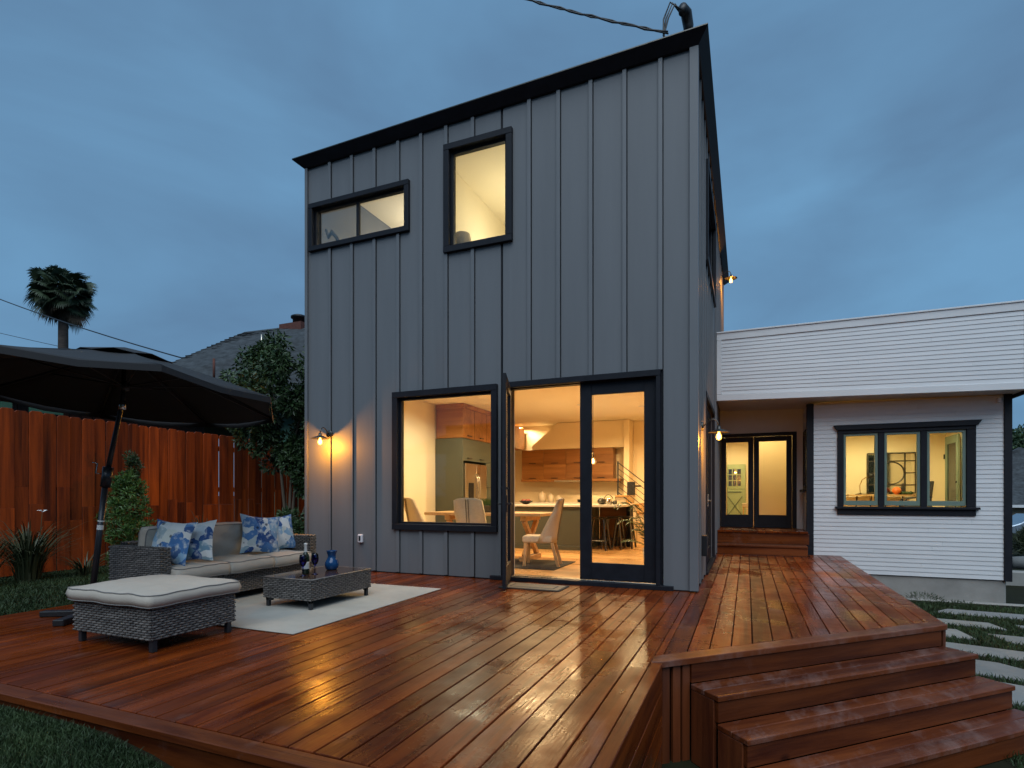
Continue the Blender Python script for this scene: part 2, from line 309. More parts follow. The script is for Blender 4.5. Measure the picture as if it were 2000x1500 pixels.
# ---------------------------------------------------------------- ground
def smooth(a, b, x): t = min(1, max(0, (x - a) / (b - a))); return t * t * (3 - 2 * t)
def gz(x, y):
    z = -.075 - .65 * smooth(-3.2, -.3, x) + .055 * smooth(-6, -7.5, x)
    return z
xs = sorted(set(list(np.linspace(-14, 8, 67)) + [-900, -300, -120, -60, -30, -20, 12, 20, 40, 100, 300, 900]))
ys = [-900, -100, -30, -10, -4, -2, 0, 2, 4, 6, 8, 10, 12, 14, 18, 25, 40, 80, 200, 900]
gv = [(x, y, gz(x, y)) for y in ys for x in xs]; nx = len(xs)
tag(mesh_obj('ground', gv, [(j * nx + i, j * nx + i + 1, (j + 1) * nx + i + 1, (j + 1) * nx + i) for j in range(len(ys) - 1) for i in range(nx - 1)], 'soil', smooth=True), kind='structure', label='dark soil and lawn ground around the houses')
def grass(name, label, n, sampler, h=(.03, .07), w=.004):
    P = np.array([sampler() for _ in range(n)]); a = rng.uniform(0, 6.283, n); hh = rng.uniform(*h, n); ln = rng.uniform(.1, .9, n) * hh
    b = rng.uniform(0, 6.283, n); dx, dy = np.cos(a) * w, np.sin(a) * w
    mid = P + np.stack([np.cos(b) * ln * .3, np.sin(b) * ln * .3, hh * .6], 1); tip = P + np.stack([np.cos(b) * ln, np.sin(b) * ln, hh], 1)
    D = np.stack([dx, dy, 0 * dx], 1); V = np.stack([P - D, P + D, mid + D * .7, mid - D * .7, tip], 1).reshape(-1, 3)
    i = np.arange(n) * 5; F = [(k, k + 1, k + 2, k + 3) for k in i] + [(k + 3, k + 2, k + 4) for k in i]
    o = mesh_obj(name, V, F, 'grass_blade'); tag(o, label, kind='stuff'); return o
def lawn_front():
    x = random.uniform(-5.2, -.75); y = 1.80 - abs(random.gauss(0, .55)); return (x, y, gz(x, y))
grass('lawn_grass', 'mown green lawn in front of the deck edge', 60000, lawn_front, (.015, .042), .0028)
def lawn_left():
    x = random.uniform(-9.3, -6.47); y = random.uniform(1.9, 7.5); return (x, y, gz(x, y))
grass('lawn_grass', 'lawn between the deck and the board fence', 34000, lawn_left, (.03, .07), .006)

# ---------------------------------------------------------------- deck
deck = thing('deck', 'red-brown stained wooden deck with wet shine in front of the grey house', 'deck', (-3, 4, 0))
def diag_y(x, off=0): return 3.9 + (x + .521) * .9677 + off     # outer edge of the step side
TH = .036; pitch = .1468; gap = .008
x = -6.45
def dboard(x0, x1, y0, y1): MB().box((x0, y0 + .0015, -TH), (x1, y1 - .0015, random.uniform(-.0015, .0015))).build('deck_board', 'deck_y', deck, bev=.003)
while x < -.62:
    x1 = min(x + pitch - gap, -.603); cuts = [1.931, 6.862]
    if random.random() < .35: cuts = [1.931, random.uniform(3.2, 5.6), 6.862]
    for c0, c1 in zip(cuts, cuts[1:]): dboard(x, x1, c0, c1)
    x += pitch
def pboard(x0, x1, y1):
    MB().prism([(x0, diag_y(x0, .207), -TH), (x1, diag_y(x1, .207), -TH), (x1, y1, -TH), (x0, y1, -TH)], (0, 0, TH + random.uniform(-.0015, .0015))).build('deck_board', 'deck_y', deck, bev=.003)
pboard(-.598, -.549, 6.862)
x = -.544
while x < 1.44:
    x1 = min(x + pitch - gap, 1.458); yend = 11.545 if x < 1.02 else 11.985
    if random.random() < .4:
        c = random.uniform(7.6, 9.8); pboard(x, x1, c); dboard(x, x1, c, yend)
    else: pboard(x, x1, yend)
    x += pitch
# borders
for a, b in ((-6.46, -3.7), (-3.697, -.524)): MB().box((a, 1.82, -TH - .006), (b, 1.92, .002)).build('border_board', 'deck_x', deck, bev=.004)
MB().box((-.598, 1.925, -TH), (-.523, 3.86, .001)).build('border_board', 'deck_y', deck, bev=.004)
MB().prism([(-.521, diag_y(-.521), -.042), (1.612, diag_y(1.612), -.042), (1.612, diag_y(1.612, .20), -.042), (-.600, diag_y(-.6, .20), -.042), (-.600, diag_y(-.6, .04), -.042)], (0, 0, .044)).build('border_board', 'deck_d', deck, bev=.004)
MB().prism([(1.463, diag_y(1.463, .207), -TH), (1.610, diag_y(1.61, .207), -TH), (1.610, 11.985, -TH), (1.463, 11.985, -TH)], (0, 0, TH + .001)).build('border_board', 'deck_y', deck, bev=.004)
# skirts
MB().box((-6.45, 1.84, -.75), (-.54, 1.87, -TH - .008)).build('skirt_board', 'deck_x', deck, bev=.004)
for z0, z1 in ((-.20, -.040), (-.37, -.205), (-.54, -.375), (-.73, -.545)): MB().box((-.56, 1.875, z0), (-.532, 3.93, z1)).build('skirt_board', 'deck_y', deck, bev=.004)
MB().prism([(1.58, diag_y(1.58, .03), -.73), (1.606, diag_y(1.606, .03), -.73), (1.606, 11.98, -.73), (1.58, 11.98, -.73)], (0, 0, .69)).build('skirt_board', 'deck_y', deck, bev=.004)
MB().box((-6.40, 1.9, -.16), (XS, 6.8, -.05)).build('joists', 'wicker_core', deck)
# ---- diagonal steps
steps = thing('deck_steps', 'wide wooden steps running diagonally down from the deck corner', 'steps', (.8, 4.4, -.72))
A2 = Vector((-.521, 3.9, 0)); U = Vector((1, .9677, 0)).normalized(); NN = Vector((U.y, -U.x, 0))
def sp(a, o, z): return A2 + U * a + NN * o + Vector((0, 0, z))
def sprism(mb, a0, a1, o0, o1, z0, z1): return mb.prism([sp(a0, o0, z0), sp(a1, o0, z0), sp(a1, o1, z0), sp(a0, o1, z0)][::-1], (0, 0, z1 - z0))
outs = [0, .262, .515, .78]; a0, a1 = .235, 2.925
for i in range(4):
    zt = -.18 * i; oi = outs[i]
    sprism(MB(), a0 + .012, a1 - .012, oi - .045, oi - .015, zt - .18 + .0, zt - .042).build('riser', 'deck_riser_shaded', steps, bev=.004)
    if i < 3:
        mid = oi + (outs[i + 1] - oi) * .5 - .01
        sprism(MB(), a0, a1, oi - .012, mid, zt - .18 - .038, zt - .18).build('tread', 'deck_d', steps, bev=.005)
        sprism(MB(), a0, a1, mid + .004, outs[i + 1], zt - .18 - .038, zt - .18).build('tread', 'deck_d', steps, bev=.005)
        for aa in (a0 + .0, a1 - .03): sprism(MB(), aa + .002, aa + .028, oi - .01, outs[i + 1] - .048, -.72, zt - .22).build('side_board', 'deck_z', steps, bev=.003)
for aa in (.0, .09, .17): sprism(MB(), aa + .012, aa + .075, -.06, -.03, -.72, -.045).build('side_board', 'deck_z', steps, bev=.003)
sprism(MB(), a1 + .02, a1 + .05, -.08, -.02, -.72, -.045).build('side_board', 'deck_z', steps, bev=.003)
# ---- porch steps
ps = thing('porch_steps', 'timber step and porch platform below the dark double doors', 'steps', (.3, 11.8, 0))
MB().box((-.54, 11.552, .002), (1.03, 11.585, .15)).build('riser', 'deck_x', ps, bev=.004)
MB().box((-.54, 11.53, .152), (1.03, 11.70, .19)).build('tread', 'deck_x', ps, bev=.005); MB().box((-.54, 11.704, .152), (1.03, 11.85, .19)).build('tread', 'deck_x', ps, bev=.005)
MB().box((-.54, 11.86, .192), (1.08, 11.89, .40)).build('riser', 'deck_x', ps, bev=.004)
xx = -.54
while xx < 1.05: MB().box((xx, 11.84, .403), (min(xx + .14, 1.08), 12.98, .44)).build('porch_board', 'deck_y', ps, bev=.004); xx += .146

# ---- screw heads in the boards
sv = []; sf = []
def screw(x, y):
    n0 = len(sv); sv.extend([(x + .0042 * math.cos(k * 1.0472), y + .0042 * math.sin(k * 1.0472), .0024) for k in range(6)]); sf.append(tuple(range(n0, n0 + 6)))
for i in range(40):
    for j in range(13):
        for dx in (.025, .115): screw(-6.45 + i * pitch + dx + random.uniform(-.004, .004), 2.1 + j * .4 + random.uniform(-.012, .012))
for i in range(13):
    for j in range(18):
        y = 4.9 + j * .4
        for dx in (.025, .115):
            x = -.544 + i * pitch + dx
            if y > diag_y(x, .25) and y < 11.4: screw(x + random.uniform(-.004, .004), y + random.uniform(-.01, .01))
tag(mesh_obj('screw_heads', sv, sf, 'dark_metal', deck), kind='stuff')

# ---------------------------------------------------------------- openings
def window(parent, mp, u0, u1, z0, z1, cw, mat='navy_trim', pane='pane', mull=(), proud=.055, depth=.09, label=None, fw=.03, fmat=None, casing=True):
    """casing outside u0..u1/z0..z1, inner frame, pane; one part with sub-parts"""
    mb = MB(); i0, i1, j0, j1 = u0 + cw, u1 - cw, z0 + cw, z1 - cw
    wbox(mb, mp, u0, u1, -.02, proud, j1, z1); wbox(mb, mp, u0, u1, -.02, proud, z0, j0)
    wbox(mb, mp, u0, i0, -.02, proud - .002, j0, j1); wbox(mb, mp, i1, u1, -.02, proud - .002, j0, j1)
    w = mb.build('window', mat, parent, bev=.004)
    if label: w['label'] = label
    fr = MB(); dd = -depth
    wbox(fr, mp, i0 - .01, i1 + .01, dd, -.022, j1 - fw, j1 + .01); wbox(fr, mp, i0 - .01, i1 + .01, dd, -.022, j0 - .01, j0 + fw)
    wbox(fr, mp, i0 - .01, i0 + fw, dd, -.022, j0 + fw, j1 - fw); wbox(fr, mp, i1 - fw, i1 + .01, dd, -.022, j0 + fw, j1 - fw)
    for m in mull: wbox(fr, mp, m - fw * .7, m + fw * .7, dd + .01, -.03, j0 + fw, j1 - fw)
    fr.build('frame', fmat or mat, w, bev=.002)
    edges = [i0 + fw, *mull, i1 - fw]
    for a, b in zip(edges, edges[1:]):
        wbox(MB(), mp, a, b, -.062, -.056, j0 + fw - .004, j1 - fw + .004).build('pane', pane, w)
    return w
def leaf_door(parent, mp, u0, u1, z0, z1, g, gb, mat='navy_trim', d0=-.075, d1=-.03, hside=None, label=None):
    """glazed door leaf: stiles and rails, pane, handle"""
    mb = MB()
    wbox(mb, mp, u0, u0 + g, d0, d1, z0, z1); wbox(mb, mp, u1 - g, u1, d0, d1, z0, z1)
    wbox(mb, mp, u0 + g, u1 - g, d0, d1, z1 - g, z1); wbox(mb, mp, u0 + g, u1 - g, d0, d1, z0, z0 + gb)
    d = mb.build('door', mat, parent, bev=.003)
    if label: d['label'] = label
    wbox(MB(), mp, u0 + g - .004, u1 - g + .004, (d0 + d1) / 2 - .004, (d0 + d1) / 2 + .004, z0 + gb - .004, z1 - g + .004).build('pane', 'pane', d)
    if hside is not None:
        h = MB(); hz = z0 + 1.0; wbox(h, mp, hside - .02, hside + .02, d1, d1 + .012, hz - .1, hz + .1)
        wbox(h, mp, hside - .008, hside + .008, d1, d1 + .05, hz - .01, hz + .01); wbox(h, mp, hside - .06, hside + .06, d1 + .04, d1 + .055, hz - .01, hz + .01)
        h.build('handle', 'bright_metal', d, bev=.003)
    return d

# ---------------------------------------------------------------- grey two-storey house
house = thing('two_storey_house', 'tall charcoal board-and-batten house with lit windows behind the deck', 'house', (-3.4, 10, 0))
XL, XR, YB = -6.38, XS, 14.9
ztop = lambda x: 6.246 + (x - XL) * .0206
zR = ztop(XR)
holes = [(-4.70, -3.12, .67, 2.585), (-2.91, -.99, .0, 2.59), (-3.85, -2.91, 4.545, 5.96), (-6.26, -4.51, 4.965, 5.62)]
trims = [(-4.745, -3.08, .634, 2.622), (-2.975, -.948, .0, 2.63), (-3.895, -2.863, 4.50, 6.005), (-6.30, -4.466, 4.923, 5.66)]
bats = [-5.908, -5.491, -5.08, -4.665, -4.278, -3.87, -3.455, -3.041, -2.63, -2.229, -1.805, -1.381, -.952]
edges = [XL] + bats + [XR]
for a, b in zip(edges, edges[1:]):
    for (u0, u1, z0, z1) in cut(a + .035, b, .012, ztop(b), holes): wbox(MB(), fac, u0, u1, -.16, 0, z0, z1).build('siding_panel', 'grey_board', house)
    for (u0, u1, z0, z1) in cut(a, a + .035, .012, ztop(b), holes): wbox(MB(), fac, u0, u1, -.16, -.022, z0, z1).build('joint_strip', 'navy_trim', house)
for x in bats:
    for (u0, u1, z0, z1) in cut(x - .025, x + .025, .02, ztop(x) + .01, [(t[0] - .03, t[1] + .03, t[2], t[3]) for t in trims]):
        if u1 - u0 > .045: wbox(MB(), fac, u0, u1, .0005, .026, z0, z1).build('batten', 'grey_batten', house, bev=.002)
for a, b in ((XL, XL + .05), (XR - .062, XR + .038)):
    wbox(MB(), fac, a, b, .0005, .038, .012, ztop(a)).build('corner_board', 'grey_batten', house, bev=.003)
# side wall
sholes = [(8.50, 10.60, .0, 2.55), (8.5, 10.55, 4.55, 5.85)]; strims = [(8.42, 10.68, 0, 2.62), (8.42, 10.63, 4.48, 5.92)]
sb = [YF + .16 + i * .41 for i in range(20)]; sb = [y for y in sb if y < YB] + [YB]
for a, b in zip(sb, sb[1:]):
    for (u0, u1, z0, z1) in cut(a, b, .012, zR, sholes): wbox(MB(), sid, u0, u1, -.16, 0, z0, z1).build('siding_panel', 'grey_board', house)
    for (u0, u1, z0, z1) in cut(b - .025, b + .025, .02, zR, [(t[0] - .03, t[1] + .03, t[2], t[3]) for t in strims]):
        if u1 - u0 > .045: wbox(MB(), sid, u0, u1, .0005, .026, z0, z1).build('batten', 'grey_batten', house, bev=.002)
wbox(MB(), sid, YF + .002, YF + .07, .0005, .0375, .012, zR).build('corner_board', 'grey_batten', house, bev=.003)
MB().box((XL, YF + .165, .0), (XL + .15, YB, 6.24)).build('wall', 'grey_board', house)
MB().box((XL, YB, .0), (XR, YB + .15, 6.24)).build('wall', 'grey_board', house)
MB().box((XL + .01, YF + .01, -.3), (XR - .01, YF + .15, .011)).build('base_strip', 'navy_trim', house)
# flared dark roof edge
d = .15; up = .105
lo = [(XL - .003, YF - .041, ztop(XL) - .01), (XR + .041, YF - .041, zR - .01), (XR + .041, YB, zR - .01), (XL - .003, YB, ztop(XL) - .01)]
hi = [(XL - d, YF - d, ztop(XL) + up), (XR + d, YF - d, zR + up), (XR + d, YB + d, zR + up), (XL - d, YB + d, ztop(XL) + up)]
MB().add(lo + hi, [(0, 1, 5, 4), (1, 2, 6, 5), (2, 3, 7, 6), (3, 0, 4, 7), (0, 3, 2, 1)]).build('roof_edge', 'navy_trim', house)
hi2 = [(x, y, z + .002) for x, y, z in hi]; c0 = Vector((-3.4, 10.8, 0))
MB().prism(hi2, (0, 0, .018)).build('roof', 'gun_metal', house, bev=.003)
# windows
window(house, fac, *(-4.745, -3.08, .634, 2.622), .085, label='large dark-framed picture window looking into the dining room')
window(house, fac, *(-3.895, -2.863, 4.50, 6.005), .085, fw=.04, label='tall upper window glowing cream')
window(house, fac, *(-6.30, -4.466, 4.923, 5.66), .075, mull=(-5.42,), label='wide low upper window near the roof corner')
window(house, sid, *(8.42, 10.63, 4.48, 5.92), .08, pane='pane_frost', mull=(9.5,), label='upper side window above the glazed side doors')
# french doors
fr = MB(); wbox(fr, fac, -2.975, -.948, -.02, .055, 2.555, 2.63); wbox(fr, fac, -2.975, -2.905, -.02, .053, .06, 2.555); wbox(fr, fac, -1.0, -.948, -.02, .053, .06, 2.555)
wbox(fr, fac, -2.905, -1.0, -.14, -.022, 2.545, 2.59); wbox(fr, fac, -2.955, -2.905, -.14, -.022, .03, 2.59)
fr.build('door_frame', 'navy_trim', house, bev=.004)
th = MB(); wbox(th, fac, -3.18, -.80, -.02, .06, -.0, .055); th.build('door_sill', 'navy_trim', house, bev=.004)
wbox(MB(), fac, -2.90, -1.0, -.17, -.02, .028, .062).build('threshold', 'steel', house, bev=.003)
leaf_door(house, fac, -1.955, -1.004, .068, 2.543, .148, .215, label='closed dark glazed door leaf')
# open leaf, swung out
ang = math.atan2(-.945, .327); hx = Vector((-2.898, YF - .035, 0)); e1 = Vector((math.cos(ang), math.sin(ang), 0)); e2 = Vector((-e1.y, e1.x, 0))
olm = lambda u, dd, z: tuple(hx + e1 * u + e2 * dd + Vector((0, 0, z)))
def obx(mb, u0, u1, d0, d1, z0, z1): return mb.obox(olm((u0 + u1) / 2, (d0 + d1) / 2, (z0 + z1) / 2), e1 * (u1 - u0) / 2, e2 * (d1 - d0) / 2, Vector((0, 0, (z1 - z0) / 2)))
mb = MB(); W = .93
for q in ((0, .13, .04, 2.55), (W - .13, W, .04, 2.55), (.13, W - .13, 2.42, 2.55), (.13, W - .13, .04, .28)): obx(mb, q[0], q[1], -.022, .022, q[2], q[3])
od = mb.build('door', 'navy_trim', house, bev=.003); od['label'] = 'dark glazed door leaf standing open, seen edge on'
obx(MB(), .126, W - .126, -.004, .004, .276, 2.424).build('pane', 'pane', od)
h = MB()
for s in (-1, 1): obx(h, W - .09, W - .05, s * .022, s * .034, .93, 1.13); obx(h, W - .08, W - .06, s * .03, s * .08, 1.02, 1.04); obx(h, W - .19, W - .06, s * .07, s * .085, 1.02, 1.04)
for s in (-1, 1): obx(h, W - .085, W - .055, s * .022, s * .045, 1.20, 1.23)
h.build('handle', 'black_paint', od, bev=.003)
# side doors
fr = MB(); wbox(fr, sid, 8.42, 10.68, -.02, .03, 2.545, 2.62); wbox(fr, sid, 8.42, 8.505, -.02, .028, .04, 2.545); wbox(fr, sid, 10.595, 10.68, -.02, .028, .04, 2.545); wbox(fr, sid, 8.40, 10.70, -.02, .05, .0, .039)
fr.build('door_frame', 'navy_trim', house, bev=.004)
leaf_door(house, sid, 8.51, 9.55, .045, 2.54, .12, .2, hside=9.48, label='glazed side door leaf nearer the deck'); leaf_door(house, sid, 9.555, 10.59, .045, 2.54, .12, .2, hside=9.62, label='glazed side door leaf nearer the porch')
# small fittings
b = MB(); wbox(b, fac, -5.36, -5.275, .0, .05, .42, .55); ob = b.build('outlet_cover', 'white_plastic', house, bev=.018, seg=3); ob['label'] = 'pale weatherproof outlet cover'
wbox(MB(), fac, -5.335, -5.30, .05, .054, .45, .525).build('cover_slot', 'pole_metal', ob, bev=.004)
b = MB(); wbox(b, sid, 7.55, 7.66, .02, .09, .35, .62); b.build('outlet_cover', 'pole_metal', house, bev=.008)
# interior shell, ground floor
ZC = 3.08
mb = MB()
yy = YF + .165; fi = 0
while yy < 14.85:
    xx = XL + .16
    while xx < XR - .17:
        l = random.uniform(1.2, 2.0); MB().box((xx, yy, .03), (min(xx + l - .002, XR - .165), yy + .148, .05)).build('floor_board', 'floor_wood', house); xx += l
    yy += .15
MB().box((XL + .155, YF + .165, ZC), (XR - .165, 14.9, ZC + .3)).build('ceiling', 'ceiling_paint', house)
MB().box((XL + .152, YF + .17, .05), (XL + .18, 14.88, ZC - .001)).build('interior_wall', 'cream_wall', house)
MB().box((XL + .182, 14.82, .05), (XR - .18, 14.88, ZC - .001)).build('interior_wall', 'warm_wall', house)
for a, b_ in ((YF + .17, 8.49), (10.61, 14.81)): MB().box((XR - .178, a, .05), (XR - .163, b_, ZC - .001)).build('interior_wall', 'warm_wall', house)
# front lining
for q in cut(XL + .182, XR - .18, .05, ZC - .001, [(h0 - .0, h1 + .0, z0_ - .0, z1_) for h0, h1, z0_, z1_ in holes[:2]]): MB().box((q[0], YF + .163, q[2]), (q[1], YF + .175, q[3])).build('interior_wall', 'cream_wall', house)
# upstairs rooms
MB().box((XL + .155, 10.2, ZC + .302), (XR - .165, 10.3, 6.2)).build('interior_wall', 'cream_wall', house)
MB().box((-4.3, YF + .17, ZC + .302), (-4.2, 10.199, 6.2)).build('interior_wall', 'cream_wall', house)
MB().box((-2.6, YF + .17, ZC + .302), (-2.5, 10.199, 6.2)).build('interior_wall', 'cream_wall', house)
MB().box((XL + .155, YF + .165, 6.201), (XR - .165, 14.8, 6.22)).build('ceiling', 'cream_wall', house)
lamp('room_light', (-3.35, 8.6, 5.2), 38, (1, .95, .72), .15, house); lamp('room_light', (-5.3, 8.9, 5.5), 42, (1, .95, .85), .15, house)
b = MB(); b.tube([(-6.18, 7.08, 5.36), (-6.14, 7.1, 5.24), (-6.06, 7.08, 5.30), (-5.98, 7.1, 5.20), (-5.92, 7.08, 5.10), (-5.8, 7.1, 5.12)], [.02, .03, .035, .03, .035, .02], 8)
tag(b.build('driftwood', 'bark', None, True), 'twisted driftwood piece behind the wide low upper window', 'ornament')

fl_ = thing('floor_lamp', 'pale lampshade low in the tall upper window', 'lamp', (-3.84, 7.4, ZC + .3))
MB().lathe([(.14, 0), (.14, .02), (.012, .03), (.012, 1.5)], (-3.90, 7.4, ZC + .303), 16).build('stand', 'dark_metal', fl_, True); MB().lathe([(.17, 1.42), (.11, 1.68), (.105, 1.68), (.165, 1.42)], (-3.90, 7.4, ZC + .25), 20).build('shade', 'linen', fl_, True)

# ---------------------------------------------------------------- sconces
def sconce(label, mp, u, z, power):
    t = thing('wall_sconce', label, 'lamp', mp(u, .02, z), 'gooseneck wall lamps on the grey house')
    o = Vector(mp(u, 0, z)); n = Vector(mp(u, 1, z)) - o; n.normalize()
    def pt(dn, dz): return o + n * dn + Vector((0, 0, dz))
    MB().tube([pt(.021, .03), pt(.045, .03)], [.062, .055], 20).build('wall_plate', 'gun_metal', t, True, .004)
    MB().tube([pt(.04, .03), pt(.08, .06), pt(.12, .10), pt(.16, .115), pt(.20, .10), pt(.225, .06), pt(.23, .02)], .008, 10).build('gooseneck', 'gun_metal', t, True)
    c = pt(.23, -.10)
    MB().lathe([(.02, .125), (.024, .09), (.03, .085), (.13, .045), (.132, .04), (.03, .072), (.02, .08)], c, 24).build('shade', 'gun_metal', t, True)
    MB().lathe([(.012, .075), (.014, .04), (.032, 0), (.034, -.02), (.024, -.045), (.002, -.055)], c, 16).build('bulb', 'bulb_lit', t, True)
    MB().lathe([(.003, .04), (.012, .02), (.017, -.015), (.010, -.035), (.002, -.04)], c, 12).build('filament', 'filament', t, True)
    lamp('sconce_light', c + Vector((0, 0, -.048)), power, (1, .37, .035), .03, t)
sconce('lit gooseneck wall lamp beside the picture window at the sofa end', fac, -5.90, 2.04, 68)
sconce('lit gooseneck wall lamp near the deck side corner', sid, 7.53, 1.98, 75)
sconce('lit gooseneck wall lamp high under the rear eave', sid, 13.4, 6.02, 70)

# ---------------------------------------------------------------- white single-storey house
wh = thing('white_house', 'white clapboard house wing with parapet and dark corner boards', 'house', (2, 13, -.7))
XW0, XW1 = 1.165, 4.016
wz0, wz1 = -.31, 2.83; n = 40
def clap(parent, x0, x1, y, za, zb, zc, zd, t=.011, holes=(), name='clapboard', ax='y', mat='white_board'):
    """one lapped board: left edge za..zb, right edge zc..zd, thicker at its bottom"""
    segs = [(x0, x1)]
    for h in holes:
        if h[2] < (za + zb) / 2 < h[3]:
            segs = [q for a, b in segs for q in ((a, min(b, h[0])), (max(a, h[1]), b)) if q[1] - q[0] > .02]
    segs = [q for a, b in segs for q in (((a, b),) if b - a < 1.3 or random.random() < .45 else (lambda m: ((a, m - .001), (m + .001, b)))(random.uniform(a + .4, b - .4)))]
    for a, b in segs:
        fa, fb = (a - x0) / (x1 - x0), (b - x0) / (x1 - x0); L = lambda p, q, f: p + (q - p) * f
        P = lambda u, d, z: (u, y - d, z) if ax == 'y' else (y - d, u, z)
        V = [P(u, dd, zz) for u, f in ((a, fa), (b, fb)) for dd, zz in ((-.05, L(za, zc, f)), (t, L(za, zc, f)), (.002, L(zb, zd, f)), (-.05, L(zb, zd, f)))]
        mesh_obj(name, V, [(0, 1, 2, 3), (7, 6, 5, 4), (0, 4, 5, 1), (1, 5, 6, 2), (2, 6, 7, 3), (3, 7, 4, 0)], mat, parent)
hole_w = [(1.62, 3.57, .86, 2.33)]
for i in range(n):
    za = wz0 + (wz1 - wz0) * i / n; zb = wz0 + (wz1 - wz0) * (i + 1) / n
    clap(wh, XW0, XW1, YW, za, zb, za, zb, holes=hole_w)
MB().box((1.044, YW - .03, .0), (1.165, YW + .06, 2.86)).build('corner_board', 'navy_trim', wh, bev=.004)
MB().box((XW1, YW - .03, -.33), (4.126, YW + .06, 2.86)).build('corner_board', 'navy_trim', wh, bev=.004)
MB().box((4.07, YW + .061, -.33), (4.12, 18, 2.86)).build('wall', 'white_board', wh)
MB().box((1.0, YW + .02, -.9), (4.06, YW + .3, -.315)).build('foundation', 'concrete', wh, bev=.02)
MB().box((1.62, YW - .10, -.9), (4.30, YW + .019, -.70)).build('footing', 'concrete', wh, bev=.02)
# wall behind the clapboards, with the window opening
for q in cut(1.05, 4.06, -.31, 2.86, hole_w): MB().box((q[0], YW + .051, q[2]), (q[1], YW + .12, q[3])).build('interior_wall', 'cream_wall', wh)
# triple window
mb = MB(); u0, u1, z0, z1 = 1.554, 3.632, .771, 2.386
wbox(mb, wht, u0, u1, -.03, .04, 2.27, z1); wbox(mb, wht, u0, 1.655, -.03, .038, .925, 2.27); wbox(mb, wht, 3.50, u1, -.03, .038, .925, 2.27)
for m in (2.25, 2.89): wbox(mb, wht, m - .047, m + .047, -.05, .03, .925, 2.27)
wbox(mb, wht, u0, u1, -.03, .034, z0, .88)
tw = mb.build('window', 'navy_trim', wh, bev=.004); tw['label'] = 'triple window with dark casing and sage green sashes'
MB().prism([wht(1.487, .0, 2.425), wht(3.71, .0, 2.425), wht(3.645, .0, 2.335), wht(1.545, .0, 2.335)], (0, -.075, 0)).build('window_head', 'navy_trim', tw, bev=.004)
wbox(MB(), wht, 1.515, 3.68, -.03, .085, .882, .924).build('sill', 'navy_trim', tw, bev=.005)
for a, b in ((1.657, 2.2), (2.3, 2.84), (2.94, 3.497)):
    s = MB(); wbox(s, wht, a, b, -.045, .012, 2.225, 2.268); wbox(s, wht, a, b, -.045, .012, .945, 1.03); wbox(s, wht, a, a + .04, -.045, .012, 1.03, 2.225); wbox(s, wht, b - .05, b, -.045, .012, 1.03, 2.225)
    so = s.build('sash', 'sage', tw, bev=.003)
    wbox(MB(), wht, a + .036, b - .046, -.02, -.014, 1.026, 2.23).build('pane', 'pane', tw)
# parapet
YP = 11.45; px0, px1 = -.535, 4.19; pt = 4.225
def pb(x): return 2.94 + (2.826 - 2.94) * (x - px0) / (px1 - px0)
np_ = 15
for i in range(np_):
    f0, f1 = i / np_, (i + 1) / np_; lo0, lo1 = pb(px0) + .12, pb(px1) + .115; t0 = pt - .13
    clap(wh, px0 + .09, px1 - .09, YP, lo0 + (t0 - lo0) * f0, lo0 + (t0 - lo0) * f1, lo1 + (t0 - lo1) * f0, lo1 + (t0 - lo1) * f1, name='parapet_board')
for P_ in ([(px0, pb(px0)), (px1, pb(px1)), (px1, pb(px1) + .113), (px0, pb(px0) + .118)], [(px0, pt - .128), (px1, pt - .128), (px1, pt), (px0, pt)],
           [(px0, pb(px0) + .119), (px0 + .089, pb(px0) + .119), (px0 + .089, pt - .129), (px0, pt - .129)], [(px1 - .089, pb(px1) + .114), (px1, pb(px1) + .114), (px1, pt - .129), (px1 - .089, pt - .129)]):
    MB().prism([(x, YP - .022, z) for x, z in P_], (0, .07, 0)).build('parapet_trim', 'white_trim', wh, bev=.004)
MB().box((px0 - .0, YP - .04, pt + .001), (px1 + .02, YP + .2, pt + .03)).build('parapet_cap', 'white_trim', wh, bev=.004)
MB().prism([(px0, YP + .05, pb(px0) + .02), (px1, YP + .05, pb(px1) + .02), (px1, YP + .05, pt - .01), (px0, YP + .05, pt - .01)], (0, .12, 0)).build('parapet_wall', 'white_board', wh)
MB().box((px1 - .12, YP + .171, 2.86), (px1, 18, pt - .2)).build('parapet_wall', 'white_board', wh)
MB().box((px1 - .02, YP + .05, 2.79), (px1 + .03, 18, 2.855)).build('side_fascia', 'navy_trim', wh, bev=.004)
MB().prism([(-.53, YP + .05, 2.955), (-.53, 13.2, 2.955), (px1 - .03, 13.2, 2.84), (px1 - .03, YP + .05, 2.84)], (0, 0, .03)).build('soffit', 'white_trim', wh)
MB().box((-.53, YP + .2, 3.6), (px1 - .13, 18, 3.65)).build('roof', 'gun_metal', wh)
wbox(MB(), wht, 3.91, 3.96, .0, .10, 2.70, 2.78).build('camera_box', 'white_plastic', wh, bev=.008)
